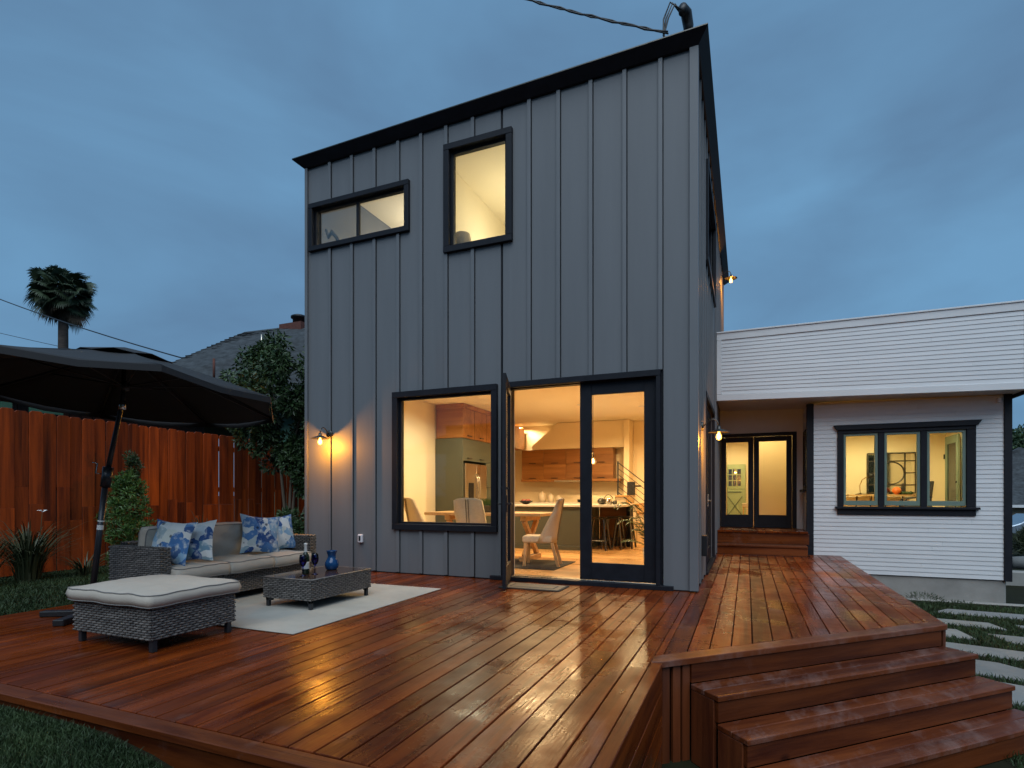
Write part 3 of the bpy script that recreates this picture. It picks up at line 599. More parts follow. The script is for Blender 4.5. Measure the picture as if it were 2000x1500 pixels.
# porch: door wall, side wall, doors
for q in ((-.54, 1.10, 2.45, 2.97), (.95, 1.10, .44, 2.449)): MB().box((q[0], 13.0, q[2]), (q[1], 13.1, q[3])).build('porch_wall', 'white_board', wh)
for i in range(30):
    za = .44 + 2.42 * i / 30; clap(wh, 12.06, 12.99, 1.075, za, za + 2.42 / 30, za, za + 2.42 / 30, ax='x', holes=[(12.3, 12.85, 1.25, 2.42)])
sw = MB(); sw.box((1.055, 12.30, 1.25), (1.09, 12.38, 2.42)).box((1.055, 12.77, 1.25), (1.09, 12.85, 2.42)).box((1.055, 12.38, 2.34), (1.09, 12.77, 2.42)).box((1.055, 12.38, 1.25), (1.09, 12.77, 1.33)).box((1.0, 12.24, 1.19), (1.09, 12.91, 1.248))
so = sw.build('window', 'navy_trim', wh, bev=.004); so['label'] = 'small dark-framed window on the porch side wall'
MB().box((1.07, 12.38, 1.33), (1.076, 12.77, 2.34)).build('pane', 'pane_frost', so)
ent = lambda u, dd, z: (u, 13.0 - dd, z)
fr = MB(); wbox(fr, ent, -.54, .95, -.05, .05, 2.38, 2.45); wbox(fr, ent, .87, .95, -.05, .048, .445, 2.38); wbox(fr, ent, -.54, -.525, -.05, .048, .445, 2.38)
fr.build('door_frame', 'navy_trim', wh, bev=.004)
leaf_door(wh, ent, -.62 + .1, .13, .445, 2.375, .105, .27, d0=-.045, d1=0, label='dark glazed porch door leaf beside the grey house')
leaf_door(wh, ent, .135, .865, .445, 2.375, .105, .27, d0=-.045, d1=0, label='dark glazed porch door leaf beside the clapboard corner')
# entry hall
MB().box((-.54, 13.11, .40), (1.1, 17, .44)).build('floor', 'floor_wood', wh)
MB().box((-.54, 13.11, 2.86), (1.1, 17, 2.9)).build('ceiling', 'ceiling_paint', wh)
MB().box((-.555, 14.9 + .16, .44), (-.52, 17, 2.859)).build('interior_wall', 'cream_wall', wh); MB().box((-.54, 13.12, .44), (-.525, 15.05, 2.859)).build('interior_wall', 'cream_wall', wh)
MB().box((-1.2, 17.0, .44), (1.1, 17.1, 2.859)).build('interior_wall', 'cream_wall', wh); MB().box((.20, 14.6, .44), (1.04, 14.66, 2.859)).build('interior_wall', 'cream_wall', wh)
MB().box((1.05, 13.11, .44), (1.09, 16.99, 2.859)).build('interior_wall', 'cream_wall', wh)
# green dutch door
g = MB().box((-.51, 16.94, .46), (-.03, 16.99, 1.30)).box((-.51, 16.94, 1.31), (-.03, 16.99, 2.0)); gd = g.build('door', 'green_door', wh, bev=.004); gd['label'] = 'pale green dutch door with nine small panes and crossed lower panel'
m = MB()
for i in range(4): m.box((-.5 + i * .115, 16.925, 1.38), (-.48 + i * .115, 16.939, 1.88))
for j in range(4): m.box((-.5, 16.93, 1.37 + j * .165), (-.135, 16.938, 1.39 + j * .165))
m.build('glazing_bars', 'green_door', gd)
for i in range(3):
    for j in range(3): MB().box((-.479 + i * .115, 16.931, 1.391 + j * .165), (-.386 + i * .115, 16.936, 1.534 + j * .165)).build('pane', 'blue_glaze', gd)
m = MB(); m.bar((-.5, 16.933, .56), (-.12, 16.933, 1.10), .02, .02, (0, 1, 0)).bar((-.5, 16.931, 1.10), (-.12, 16.931, .56), .02, .02, (0, 1, 0)).box((-.5, 16.925, 1.2), (-.14, 16.939, 1.24)); m.build('cross_moulding', 'sage', gd)
st = thing('stool', 'small pale stool beside the green dutch door', 'stool', (-.02, 16.5, .44))
MB().box((-.12, 16.4, .80), (.1, 16.7, .92)).build('seat', 'linen', st, bev=.02)
for q in ((-.1, 16.42), (.08, 16.42), (-.1, 16.66), (.08, 16.66)): MB().box((q[0], q[1], .44), (q[0] + .03, q[1] + .03, .80)).build('leg', 'pale_wood', st)
# office
MB().box((1.1, YW + .13, .40), (4.06, 15.1, .44)).build('floor', 'floor_wood', wh)
MB().box((1.1, YW + .13, 2.86), (4.06, 15.1, 2.9)).build('ceiling', 'ceiling_paint', wh)
MB().box((1.1, 15.0, .44), (4.06, 15.08, 2.859)).build('interior_wall', 'cream_wall', wh)
MB().box((1.10, YW + .13, .44), (1.14, 14.99, 2.859)).build('interior_wall', 'cream_wall', wh)
MB().box((4.02, YW + .13, .44), (4.06, 14.99, 2.859)).build('interior_wall', 'cream_wall', wh)
def can(label, x, y, z, power, col=(1, .74, .40), light=True, spot=165):
    t = thing('recessed_light', label, 'light', (x, y, z), 'recessed ceiling lights')
    MB().lathe([(.055, -.004), (.085, -.006), (.088, -.001)], (x, y, z), 20).build('trim_ring', 'white_trim', t, True)
    MB().lathe([(.054, -.002), (.001, -.003)], (x, y, z), 16).build('lens', 'can_light', t)
    if light: lamp('can_lamp', (x, y, z - .03), power, col, .05, t, 'SPOT', spot, .5)
can('recessed ceiling light in the office behind the triple window', 2.5, 13.3, 2.858, 230, (1, .84, .40))
can('recessed ceiling light in the hall behind the porch doors', -.35, 15.7, 2.40 + .458, 110, (1, .76, .38))
lamp('hall_light', (.3, 13.9, 2.6), 24, (1, .74, .34), .1, wh)
# office furniture
dk = thing('desk', 'pale desk on thin dark legs under the square mirror', 'desk', (2.75, 14.6, .44))
MB().box((2.08, 14.3, 1.11), (3.3, 14.95, 1.145)).build('top', 'pale_wood', dk, bev=.004)
for q in ((2.2, 14.4), (2.55, 14.85), (2.75, 14.4), (3.15, 14.85)): MB().tube([(q[0], q[1], .44), (q[0] + .05, q[1], 1.11)], .014, 8).build('leg', 'dark_metal', dk, True)
dl = thing('desk_lamp', 'dark bowl-shaded desk lamp with curved stem on the pale desk', 'lamp', (2.33, 14.5, 1.147))
MB().lathe([(.10, 0), (.10, .012), (.02, .022), (.012, .03)], (2.33, 14.5, 1.147), 20).build('base', 'dark_metal', dl, True)
MB().tube([(2.33, 14.5, 1.17), (2.32, 14.5, 1.35), (2.36, 14.5, 1.47), (2.43, 14.5, 1.52), (2.48, 14.5, 1.54)], .008, 8).build('stem', 'brass', dl, True)
MB().lathe([(.02, .10), (.035, .06), (.07, .02), (.085, -.02)], (0, 0, 0), 18).xf(Matrix.Translation((2.53, 14.5, 1.56)) @ Matrix.Rotation(R(-40), 4, 'Y')).build('shade', 'dark_metal', dl, True)
mi = thing('wall_mirror', 'square mirror with dark ribbed lattice and round centre behind the desk', 'mirror', (3.0, 14.97, 1.6))
MB().box((2.56, 14.96, 1.20), (3.44, 14.99, 2.06)).build('mirror_glass', 'mirror_silver', mi)
fr = MB()
for a, b in (((2.54, 1.18), (3.46, 1.18)), ((2.54, 2.08), (3.46, 2.08)), ((2.54, 1.18), (2.54, 2.08)), ((3.46, 1.18), (3.46, 2.08)), ((2.74, 1.18), (2.74, 2.08)), ((3.26, 1.18), (3.26, 2.08)), ((2.54, 1.36), (3.46, 1.36)), ((2.54, 1.90), (3.46, 1.90)), ((3.26, 1.63), (3.46, 1.63)), ((2.54, 1.63), (2.74, 1.63))):
    fr.bar((a[0], 14.95, a[1]), (b[0], 14.95, b[1]), .026, .026, (0, 1, 0))
fr.build('lattice', 'gun_metal', mi)
MB().tube([(3.0 + .25 * math.cos(t), 14.94, 1.63 + .25 * math.sin(t)) for t in np.linspace(0, 2 * math.pi, 29)], .014, 6).build('ring', 'gun_metal', mi, True)
ov = MB().lathe([(.03, 0), (.04, .01), (.085, .06), (.09, .10), (.06, .15), (.02, .165)], (3.0, 14.45, 1.147), 18).build('vase', 'orange_glaze', None, True); tag(ov, 'round orange vase on the desk before the mirror', 'vase')
bw = MB()
for i in range(9): bw.ball((2.98 + .30 * random.random(), 14.4 + .1 * random.random(), 1.165 + .02 * random.random()), .04, 8, 6)
tag(bw.build('moss_balls', 'leaf_dark', None, True), 'heap of dark green moss balls along the desk front', 'ornament')
ch = thing('office_chair', 'dark bentwood armchair at the desk behind the triple window', 'chair', (3.25, 13.9, .44))
MB().box((2.98, 13.65, .86), (3.45, 14.1, .92)).build('seat', 'black_paint', ch, bev=.02)
MB().prism([(3.40, 13.68, .95), (3.40, 14.06, .95), (3.46, 14.02, 1.42), (3.46, 13.72, 1.42)], (.03, 0, .0)).build('backrest', 'black_paint', ch, bev=.01)
for yy in (13.66, 14.08): MB().tube([(3.44, yy, 1.10), (3.2, yy, 1.09), (3.02, yy, 1.06), (2.96, yy, .98), (2.98, yy, .88)], .014, 8).build('arm', 'black_paint', ch, True)
for q in ((3.0, 13.68), (3.42, 13.68), (3.0, 14.05), (3.42, 14.05)): MB().tube([(q[0], q[1], .44), (q[0], q[1], .87)], .015, 8).build('leg', 'black_paint', ch, True)
od = MB().box((3.88, 13.75, .46), (3.92, 13.86, 2.36)).box((3.88, 14.42, .46), (3.92, 14.53, 2.36)).box((3.88, 13.86, 2.2), (3.92, 14.42, 2.36)).box((3.88, 13.86, .46), (3.92, 14.42, .8)).build('door', 'sage', wh, bev=.003); od['label'] = 'narrow sage green glazed door in the office'
MB().box((3.897, 13.855, .8), (3.903, 14.425, 2.2)).build('pane', 'pane_frost', od)
h = MB()
for zz in (.75, 1.9): h.box((3.86, 14.53, zz), (3.90, 14.56, zz + .1))
h.box((3.86, 13.79, 1.38), (3.878, 13.81, 1.42)); h.build('hinge', 'dark_metal', od)

# ---------------------------------------------------------------- kitchen and dining room
ZF = .05
fc = thing('fridge_cabinet', 'tall grey-green fridge surround with warm wood top cupboards', 'cabinet', (-5.9, 11.5, ZF))
MB().box((-6.19, 10.5, ZF), (-5.53, 10.54, 2.345)).build('side_panel', 'cabinet_green', fc, bev=.003)
MB().box((-6.19, 10.545, 1.87), (-5.54, 12.6, 2.345)).build('bridge_cupboard', 'cabinet_green', fc, bev=.003)
MB().box((-6.19, 11.66, ZF), (-5.54, 12.6, 1.865)).build('pantry_cupboard', 'cabinet_green', fc, bev=.003)
MB().box((-6.17, 10.50, 2.352), (-5.53, 12.6, 2.98)).build('top_cupboard', 'cabinet_wood', fc, bev=.003)
MB().box((-6.17, 10.48, 2.982), (-5.50, 12.6, 3.075)).build('crown', 'cabinet_wood', fc, bev=.003)
for yy in (11.05, 11.66, 12.1): MB().box((-5.535, yy - .002, 2.36), (-5.526, yy + .002, 2.975)).build('door_gap', 'black_paint', fc)
for yy, zz in ((10.8, 2.40), (11.4, 2.40), (12.0, 2.40), (10.8, 1.92), (11.4, 1.92), (11.75, 1.3)): MB().box((-5.525, yy - .09, zz), (-5.50, yy + .09, zz + .015)).build('handle', 'dark_metal', fc)
fg = thing('refrigerator', 'stainless steel refrigerator with curved bar handles in the green surround', 'refrigerator', (-5.8, 11.1, ZF))
MB().box((-6.15, 10.56, ZF), (-5.56, 11.64, 1.82)).build('body', 'gun_metal', fg)
MB().box((-5.558, 10.57, .75), (-5.50, 11.095, 1.815)).build('door', 'steel', fg, bev=.01); MB().box((-5.558, 11.10, .75), (-5.50, 11.63, 1.815)).build('door', 'steel', fg, bev=.01)
MB().box((-5.558, 10.57, .10), (-5.50, 11.63, .74)).build('drawer', 'steel', fg, bev=.01)
for yy in (11.05, 11.15): MB().tube([(-5.50, yy, .85), (-5.45, yy, .95), (-5.43, yy, 1.2), (-5.45, yy, 1.5), (-5.50, yy, 1.6)], .014, 8).build('handle', 'steel', fg, True)
MB().box((-5.50, 10.72, 1.05), (-5.488, 10.95, 1.40)).build('dispenser', 'dark_metal', fg, bev=.006)
# back wall cupboards
def cup(label, x0, x1, z0, z1, y0=14.42, n=3):
    t = thing('wall_cupboard', label, 'cupboard', ((x0 + x1) / 2, 14.8, z0), 'warm wood wall cupboards')
    MB().box((x0, y0 + .02, z0), (x1, 14.81, z1)).build('carcass', 'cabinet_wood', t)
    w = (x1 - x0) / n
    for i in range(n):
        for za, zb in ((z0, (z0 + z1) / 2 - .003), ((z0 + z1) / 2 + .003, z1)):
            dd = MB().box((x0 + i * w + .003, y0, za), (x0 + (i + 1) * w - .003, y0 + .018, zb)).build('door', 'cabinet_wood', t, bev=.002)
            MB().box((x0 + (i + .35) * w, y0 - .02, za + .02), (x0 + (i + .65) * w, y0 - .004, za + .035)).build('handle', 'dark_metal', dd)
cup('run of wood wall cupboards on the kitchen back wall', -5.75, -3.2, 1.57, 2.37, n=4)
tc = MB().box((-6.15, 12.7, 2.4), (-5.75, 14.6, 3.0)).build('wall_cupboard', 'cabinet_wood', None, bev=.004); tag(tc, 'tall pale wood cupboard by the kitchen ceiling corner', 'cupboard')
MB().box((-5.74, 14.35, 1.50), (-3.0, 14.81, 1.565)).build('cupboard_base', 'cabinet_wood', house)
MB().box((-4.75, 14.25, 1.49), (-3.9, 14.6, 1.53)).build('range_hood', 'steel', house, bev=.005)
MB().prism([(-5.43, 14.80, 2.378), (-5.43, 14.80, 2.48), (-4.7, 14.80, 3.07), (-2.9, 14.80, 3.07), (-2.9, 14.80, 2.378)], (0, -.42, 0)).build('stair_bulkhead', 'warm_wall', house)
MB().box((-2.899, 14.30, .95), (-2.76, 14.81, 3.07)).build('interior_wall', 'warm_wall', house)
kc = thing('kitchen_counter', 'rear kitchen counter with grey-green base along the back wall', 'counter', (-4.5, 14.5, ZF))
MB().box((-6.1, 14.2, ZF), (-2.4, 14.8, .90)).build('base', 'cabinet_green', kc); MB().box((-6.1, 14.17, .903), (-2.38, 14.81, .945)).build('worktop', 'quartz', kc, bev=.004)
isl = thing('kitchen_island', 'grey-green kitchen island with white worktop behind the dining chair', 'island', (-3.4, 10.9, ZF))
MB().box((-4.6, 10.6, ZF + .09), (-2.95, 11.94, .90)).build('base', 'cabinet_green', isl, bev=.004); MB().box((-4.62, 10.585, ZF), (-2.94, 11.94, ZF + .088)).build('plinth', 'cabinet_green', isl, bev=.004)
MB().box((-2.33, 11.75, ZF), (-2.25, 12.1, .90)).build('end_panel', 'navy_trim', isl, bev=.004)
MB().box((-2.95, 11.95, ZF), (-2.335, 12.05, .90)).build('back_panel', 'cabinet_wood', isl, bev=.004)
MB().box((-4.66, 10.56, .903), (-2.22, 12.12, .945)).build('worktop', 'quartz', isl, bev=.004)
def stool(label, x, y):
    t = thing('bar_stool', label, 'stool', (x, y, ZF), 'metal bar stools')
    MB().box((x - .155, y - .155, .655), (x + .155, y + .155, .70)).build('seat', 'gun_metal', t, bev=.02)
    for sx in (-1, 1):
        for sy in (-1, 1): MB().bar((x + sx * .13, y + sy * .13, .66), (x + sx * .20, y + sy * .20, ZF), .035, .035).build('leg', 'gun_metal', t, bev=.006)
    for sx, sy in ((1, 0), (-1, 0), (0, 1), (0, -1)):
        a = Vector((x + sx * .178 - (sy) * .178, y + sy * .178 - sx * .178, .24)); c = Vector((x + sx * .178 + sy * .178, y + sy * .178 + sx * .178, .24)); MB().tube([a, c], .01, 6).build('foot_rail', 'gun_metal', t)
stool('metal bar stool nearest the glazed door, before the island end', -2.72, 10.92); stool('middle metal bar stool at the island end', -2.50, 11.30); stool('farthest metal bar stool, next to the stair wall', -2.34, 11.60)
# worktop things
for nm, lb, ct, x, y, pr, mt in (('canister', 'tall pale canister with a lid on the rear counter', 'canister', -5.15, 14.4, [(.09, 0), (.10, .1), (.09, .22), (.03, .26), (.02, .29)], 'ceramic'), ('canister', 'middle pale canister on the rear counter', 'canister', -4.9, 14.4, [(.085, 0), (.09, .09), (.08, .18), (.03, .21), (.02, .24)], 'ceramic'), ('canister', 'short pale canister on the rear counter', 'canister', -4.68, 14.4, [(.075, 0), (.08, .07), (.075, .14), (.03, .17), (.02, .19)], 'ceramic'),
    ('cooking_pot', 'dark pan on the kitchen hob', 'pot', -4.0, 14.4, [(.14, 0), (.15, .07), (.152, .075)], 'dark_metal'), ('teapot', 'dark round teapot on the island worktop', 'teapot', -2.72, 11.2, [(.05, 0), (.09, .04), (.08, .10), (.03, .13), (.015, .15)], 'gun_metal'), ('jar', 'small dark jar at the island worktop end', 'jar', -2.45, 11.2, [(.04, 0), (.05, .04), (.035, .08)], 'gun_metal')):
    tag(MB().lathe(pr, (x, y, .947), 18).build(nm, mt, None, True), lb, ct)
kt = thing('kettle', 'metal kettle with hooped handle on the island worktop', 'kettle', (-2.58, 11.2, .947))
MB().lathe([(.07, 0), (.085, .03), (.06, .10), (.02, .13)], (-2.58, 11.2, .947), 16).build('body', 'steel', kt, True)
MB().tube([(-2.58 + .09 * math.cos(t), 11.2, 1.03 + .11 * math.sin(t)) for t in np.linspace(.2, 2.94, 9)], .008, 6).build('handle', 'dark_metal', kt, True)
fb = thing('fruit_bowl', 'dark fruit bowl with red fruit on the island worktop', 'bowl', (-4.25, 10.9, .947))
MB().lathe([(.05, 0), (.12, .04), (.15, .07), (.14, .07), (.05, .02)], (-4.25, 10.9, .947), 18).build('bowl', 'dark_metal', fb, True)
for i in range(5): MB().ball((-4.25 + .07 * math.cos(i * 1.3), 10.9 + .07 * math.sin(i * 1.3), 1.01), .04, 10, 6).build('fruit', 'red_fruit', fb, True)
# pendant
pd = thing('pendant_lamp', 'bare bulb pendant hanging from a dark ceiling rose over the island', 'lamp', (-2.46, 9.5, 1.7))
MB().lathe([(.11, -.004), (.11, -.02), (.02, -.06)], (-2.46, 9.5, ZC - .002), 20).build('ceiling_rose', 'copper_mesh', pd, True)
MB().tube([(-2.46, 9.5, ZC - .05), (-2.46, 9.5, 1.86)], .005, 6).build('cord', 'dark_metal', pd)
MB().lathe([(.018, .17), (.022, .10), (.03, .09)], (-2.46, 9.5, 1.70), 12).build('socket', 'copper_mesh', pd, True)
MB().lathe([(.014, .09), (.05, .03), (.06, -.01), (.04, -.05), (.002, -.06)], (-2.46, 9.5, 1.72), 16).build('bulb', 'bulb_glass', pd, True)
MB().lathe([(.004, .05), (.02, .03), (.028, -.01), (.018, -.035), (.002, -.04)], (-2.46, 9.5, 1.72), 12).build('filament', 'filament_in', pd, True)
lamp('pendant_light', (-2.46, 9.5, 1.72), 40, (1, .58, .2), .03, pd)
# stairs and railing
sr = thing('staircase', 'wooden staircase with black metal railing at the back of the kitchen', 'staircase', (-2.0, 13, ZF))
for i in range(5):
    x0 = -2.75 + i * .235; zt = 1.13 - i * .185
    MB().box((x0, 12.6, zt - .035), (x0 + .26, 13.7, zt)).build('tread', 'floor_wood', sr, bev=.004)
    MB().box((x0 + .012, 12.64, ZF), (x0 + .234, 13.65, zt - .037)).build('stair_wall', 'warm_wall', sr)
MB().box((-3.3, 12.62, ZF), (-2.752, 13.68, 1.128)).build('landing', 'warm_wall', sr)
for k in range(6):
    z = 1.20 + .135 * k if k < 6 else 0; r_ = .012 if 0 < k < 5 else .02
    MB().bar((-2.69, 12.62, z), (-1.6, 12.62, z - .86), r_, r_).build('rail', 'black_paint', sr)
MB().bar((-2.69, 12.62, 1.13), (-2.69, 12.62, 1.90), .03, .03).build('newel_post', 'black_paint', sr)
nb = MB().box((-2.62, 13.3, 1.131), (-2.45, 13.45, 1.45)).box((-2.45, 13.33, 1.33), (-2.30, 13.42, 1.37)); tag(nb.build('coffee_machine', 'black_paint', None, bev=.01), 'small black appliance seen through the stair railing', 'appliance')
bk = MB().box((-2.05, 14.76, 1.05), (-.75, 14.815, 1.95)).build('window', 'navy_trim', house, bev=.004); bk['label'] = 'dark rear window with foliage beyond the stairs'
MB().box((-2.0, 14.752, 1.10), (-.8, 14.758, 1.90)).build('pane', 'blue_glaze', bk)
# ceiling lights
can('recessed ceiling light above the dining table, behind the picture window', -4.80, 9.3, ZC, 132, (1, .91, .62)); can('recessed ceiling light seen through the open doorway', -3.42, 9.55, ZC, 300, (1, .68, .33))
can('recessed ceiling light by the back wall above the kitchen cupboards', -5.78, 14.45, ZC, 150, (1, .74, .40)); can('recessed ceiling light near the stairs', -2.1, 12.4, ZC, 280, (1, .70, .35))
can('recessed ceiling light over the island', -3.3, 11.7, ZC, 290, (1, .66, .30))
# dining
dt = thing('dining_table', 'long pale wood trestle dining table inside', 'table', (-4.1, 8.75, ZF))
MB().box((-5.15, 8.35, .79), (-3.02, 9.25, .84)).build('top', 'pale_wood', dt, bev=.006)
for x in (-4.75, -3.35):
    MB().box((x - .05, 8.4, ZF), (x + .05, 9.2, ZF + .08)).build('foot', 'pale_wood', dt, bev=.005); MB().box((x - .05, 8.45, .71), (x + .05, 9.15, .788)).build('cross_bearer', 'pale_wood', dt, bev=.005)
    MB().bar((x, 8.5, .13), (x, 9.1, .71), .07, .08).build('brace', 'pale_wood', dt, bev=.004); MB().bar((x, 9.1, .13), (x, 8.5, .71), .068, .078).build('brace', 'pale_wood', dt, bev=.004)
def dchair(label, x, y, rot):
    t = thing('dining_chair', label, 'chair', (x, y, ZF), 'linen dining chairs')
    mt = Matrix.Translation((x, y, ZF)) @ Matrix.Rotation(rot, 4, 'Z')     # local: faces -X, back at +X
    s = MB(); s.box((-.25, -.23, .36), (.20, .23, .47)).xf(mt); s.build('seat', 'linen', t, bev=.035, seg=3)
    b = MB(); n = 9; V = []; F = []
    prof = [(.20, .36), (.205, .47), (.23, .65), (.26, .82), (.30, 1.0), (.305, 1.04)]
    for i, (px, pz) in enumerate(prof):
        for side in (0, 1):
            for k in range(n):
                yy = (-1 + 2 * k / (n - 1)); w = .24 if pz < .9 else .225
                wing = (-.20 * max(0, 1 - (pz - .36) / .55)) * abs(yy) ** 3 - .02 * abs(yy) ** 3
                V.append((px + wing + (.055 if side else 0), yy * w, pz - (.04 * abs(yy) ** 4 if i == len(prof) - 1 else 0)))
    m = 2 * n
    for i in range(len(prof) - 1):
        for k in range(n - 1):
            a = i * m + k; F.append((a, a + m, a + m + 1, a + 1)); a += n; F.append((a, a + 1, a + m + 1, a + m))
        a = i * m; F.append((a, a + n, a + m + n, a + m)); a += n - 1; F.append((a, a + m, a + m + n, a + n))
    for i in (0, len(prof) - 1):
        for k in range(n - 1): a = i * m + k; F.append((a, a + 1, a + n + 1, a + n) if i == 0 else (a, a + n, a + n + 1, a + 1))
    b.add(V, F).xf(mt); b.build('backrest', 'linen', t, True)
    for k in (-.02, .02): MB().bar((.262, k, .40), (.364, k, 1.02), .008, .01).xf(mt).build('back_seam', 'copper_mesh', t)
    for q in ((-.2, -.19, -.22), (-.2, .19, -.22), (.2, -.19, .30), (.2, .19, .30)):
        MB().bar((q[0], q[1], .365), (q[2], q[1] * 1.05, 0), .045, .045).xf(mt).build('leg', 'pale_wood', t, bev=.006)
dchair('linen wing-back dining chair in the open doorway, seen side on', -2.93, 8.12, R(12))
dchair('linen dining chair at the picture window, its seamed back towards the glass', -3.98, 7.95, R(-82)); dchair('linen dining chair at the far left of the picture window, turned side on', -5.1, 8.3, R(-125))
rg = MB().box((-3.6, 7.65, ZF + .001), (-2.55, 8.75, ZF + .012)).build('dining_rug', 'mat_dark', None, bev=.004); tag(rg, 'dark rug under the dining chair indoors', 'rug')
pl = thing('planter', 'grey trough of bright green grass on the dining table', 'planter', (-4.1, 8.6, .842))
MB().box((-4.28, 8.5, .842), (-3.92, 8.72, .96)).build('trough', 'gun_metal', pl, bev=.005)
P = np.stack([rng.uniform(-4.26, -3.94, 900), rng.uniform(8.52, 8.70, 900), np.full(900, .955)], 1); V = []; F = []
for i, p in enumerate(P):
    q = rng.normal(0, .02, 2); hh = rng.uniform(.08, .14); V += [(p[0] - .003, p[1], p[2]), (p[0] + .003, p[1], p[2]), (p[0] + q[0], p[1] + q[1], p[2] + hh)]; F.append((3 * i, 3 * i + 1, 3 * i + 2))
tag(mesh_obj('grass_tuft', V, F, 'leaf_bright', pl), kind='stuff')

# ---------------------------------------------------------------- wicker furniture
def weave(mb, o, du, dv, W, H, nrm, row=.0185, period=.06, amp=.006):
    """flat strands running along du, passing over and under hidden stakes"""
    o, du, dv, nrm = map(Vector, (o, du, dv, nrm)); rows = max(1, round(H / row)); row = H / rows; m = max(2, round(W / period * 4)); st = W / m
    for j in range(rows):
        V = []; c = (j + .5) * row
        for i in range(m + 1):
            a = amp * math.cos(math.pi * i / 2 + math.pi * j) + random.uniform(-.0012, .0012)
            p = o + du * (i * st) + dv * c
            V += [p - dv * row * .44 + nrm * (a - .003), p + nrm * (a + .004), p + dv * row * .44 + nrm * (a - .003)]
        F = []
        for i in range(m): k = 3 * i; F += [(k, k + 3, k + 4, k + 1), (k + 1, k + 4, k + 5, k + 2)]
        mb.add(V, F)
def wicker_box(parent, x0, x1, y0, y1, z0, z1, name='wicker_panel', sides='xXyY', top=False):
    MB().box((x0 + .004, y0 + .004, z0), (x1 - .004, y1 - .004, z1 - .002)).build('core', 'wicker_core', parent)
    m = MB()
    if 'y' in sides: weave(m, (x0, y0, z0), (1, 0, 0), (0, 0, 1), x1 - x0, z1 - z0, (0, -1, 0))
    if 'Y' in sides: weave(m, (x1, y1, z0), (-1, 0, 0), (0, 0, 1), x1 - x0, z1 - z0, (0, 1, 0))
    if 'X' in sides: weave(m, (x1, y0, z0), (0, 1, 0), (0, 0, 1), y1 - y0, z1 - z0, (1, 0, 0))
    if 'x' in sides: weave(m, (x0, y1, z0), (0, -1, 0), (0, 0, 1), y1 - y0, z1 - z0, (-1, 0, 0))
    if top: weave(m, (x0, y0, z1), (0, 1, 0), (1, 0, 0), y1 - y0, x1 - x0, (0, 0, 1))
    tag(m.build(name, 'wicker', parent, True), kind='stuff')
def cushion(parent, x0, x1, y0, y1, z0, z1, puff=.03, name='seat_cushion', lean=None, n=22):
    """boxed cushion with crowned faces; piping as a sub-part"""
    V = []; F = []; cx, cy, lx, ly = (x0 + x1) / 2, (y0 + y1) / 2, (x1 - x0) / 2, (y1 - y0) / 2
    def pt(u, v, top):
        s = 1 - .035 * (abs(u) ** 6 * abs(v) ** 6); k = (1 - u ** 4) * (1 - v ** 4); wob = .004 * math.sin(7 * u + 3 * v + x0 * 9) + .0025 * math.sin(15 * u - 11 * v + y0 * 5) * (1 if top else .3)
        return (cx + lx * u * s, cy + ly * v * s, (z1 + puff * k if top else z0 - .2 * puff * k) + wob)
    for top in (1, 0):
        for j in range(n + 1):
            for i in range(n + 1): V.append(pt(-1 + 2 * i / n, -1 + 2 * j / n, top))
    S = (n + 1) ** 2; idx = lambda i, j, t: (0 if t else S) + j * (n + 1) + i
    for j in range(n):
        for i in range(n):
            F.append((idx(i, j, 1), idx(i + 1, j, 1), idx(i + 1, j + 1, 1), idx(i, j + 1, 1))); F.append((idx(i, j + 1, 0), idx(i + 1, j + 1, 0), idx(i + 1, j, 0), idx(i, j, 0)))
    ring = [(i, 0) for i in range(n)] + [(n, j) for j in range(n)] + [(n - i, n) for i in range(n)] + [(0, n - j) for j in range(n)]
    mids = []
    for (i, j) in ring:
        a = Vector(V[idx(i, j, 1)]); b = Vector(V[idx(i, j, 0)]); m = (a + b) / 2; o = Vector((a.x - cx, a.y - cy, 0)); m += Vector((math.copysign(.012, o.x) if i in (0, n) else 0, math.copysign(.012, o.y) if j in (0, n) else 0, 0)); mids.append(len(V)); V.append(tuple(m))
    L = len(ring)
    for k in range(L):
        (i, j), (i2, j2) = ring[k], ring[(k + 1) % L]; a, b = mids[k], mids[(k + 1) % L]
        F.append((idx(i, j, 1), a, b, idx(i2, j2, 1))); F.append((a, idx(i, j, 0), idx(i2, j2, 0), b))
    p1 = [V[idx(i, j, 1)] for i, j in ring]; p2 = [V[idx(i, j, 0)] for i, j in ring]
    M_ = lean or Matrix(); V = [tuple(M_ @ Vector(v)) for v in V]
    c = mesh_obj(name, V, F, 'cushion', parent, True)
    for p in (p1, p2): MB().tube([M_ @ Vector(q) for q in p + p[:1]], .0045, 6, False).build('piping', 'piping', c, True)
    return c
def pillow(label, mat, c, size, rot, thick=.15):
    n = 14; V = []; F = []
    for s in (1, -1):
        for j in range(n + 1):
            for i in range(n + 1):
                u, v = -1 + 2 * i / n, -1 + 2 * j / n; th = thick / 2 * (max(0, 1 - u * u) ** .55) * (max(0, 1 - v * v) ** .55)
                V.append((size / 2 * u * (1 - .13 * (1 - v * v)), s * th + .006 * math.sin(9 * u + 5 * v), size / 2 * v * (1 - .13 * (1 - u * u))))
    S = (n + 1) ** 2
    for j in range(n):
        for i in range(n): a = j * (n + 1) + i; F.append((a, a + 1, a + n + 2, a + n + 1)[::-1]); a += S; F.append((a, a + 1, a + n + 2, a + n + 1))
    o = mesh_obj('throw_pillow', V, F, mat, None, True); o.location = c; o.rotation_euler = rot
    tag(o, label, 'pillow', 'blue floral throw pillows'); return o
ot = thing('ottoman', 'low grey wicker ottoman with a thick pale cushion', 'ottoman', (-4.35, 3.03, 0))
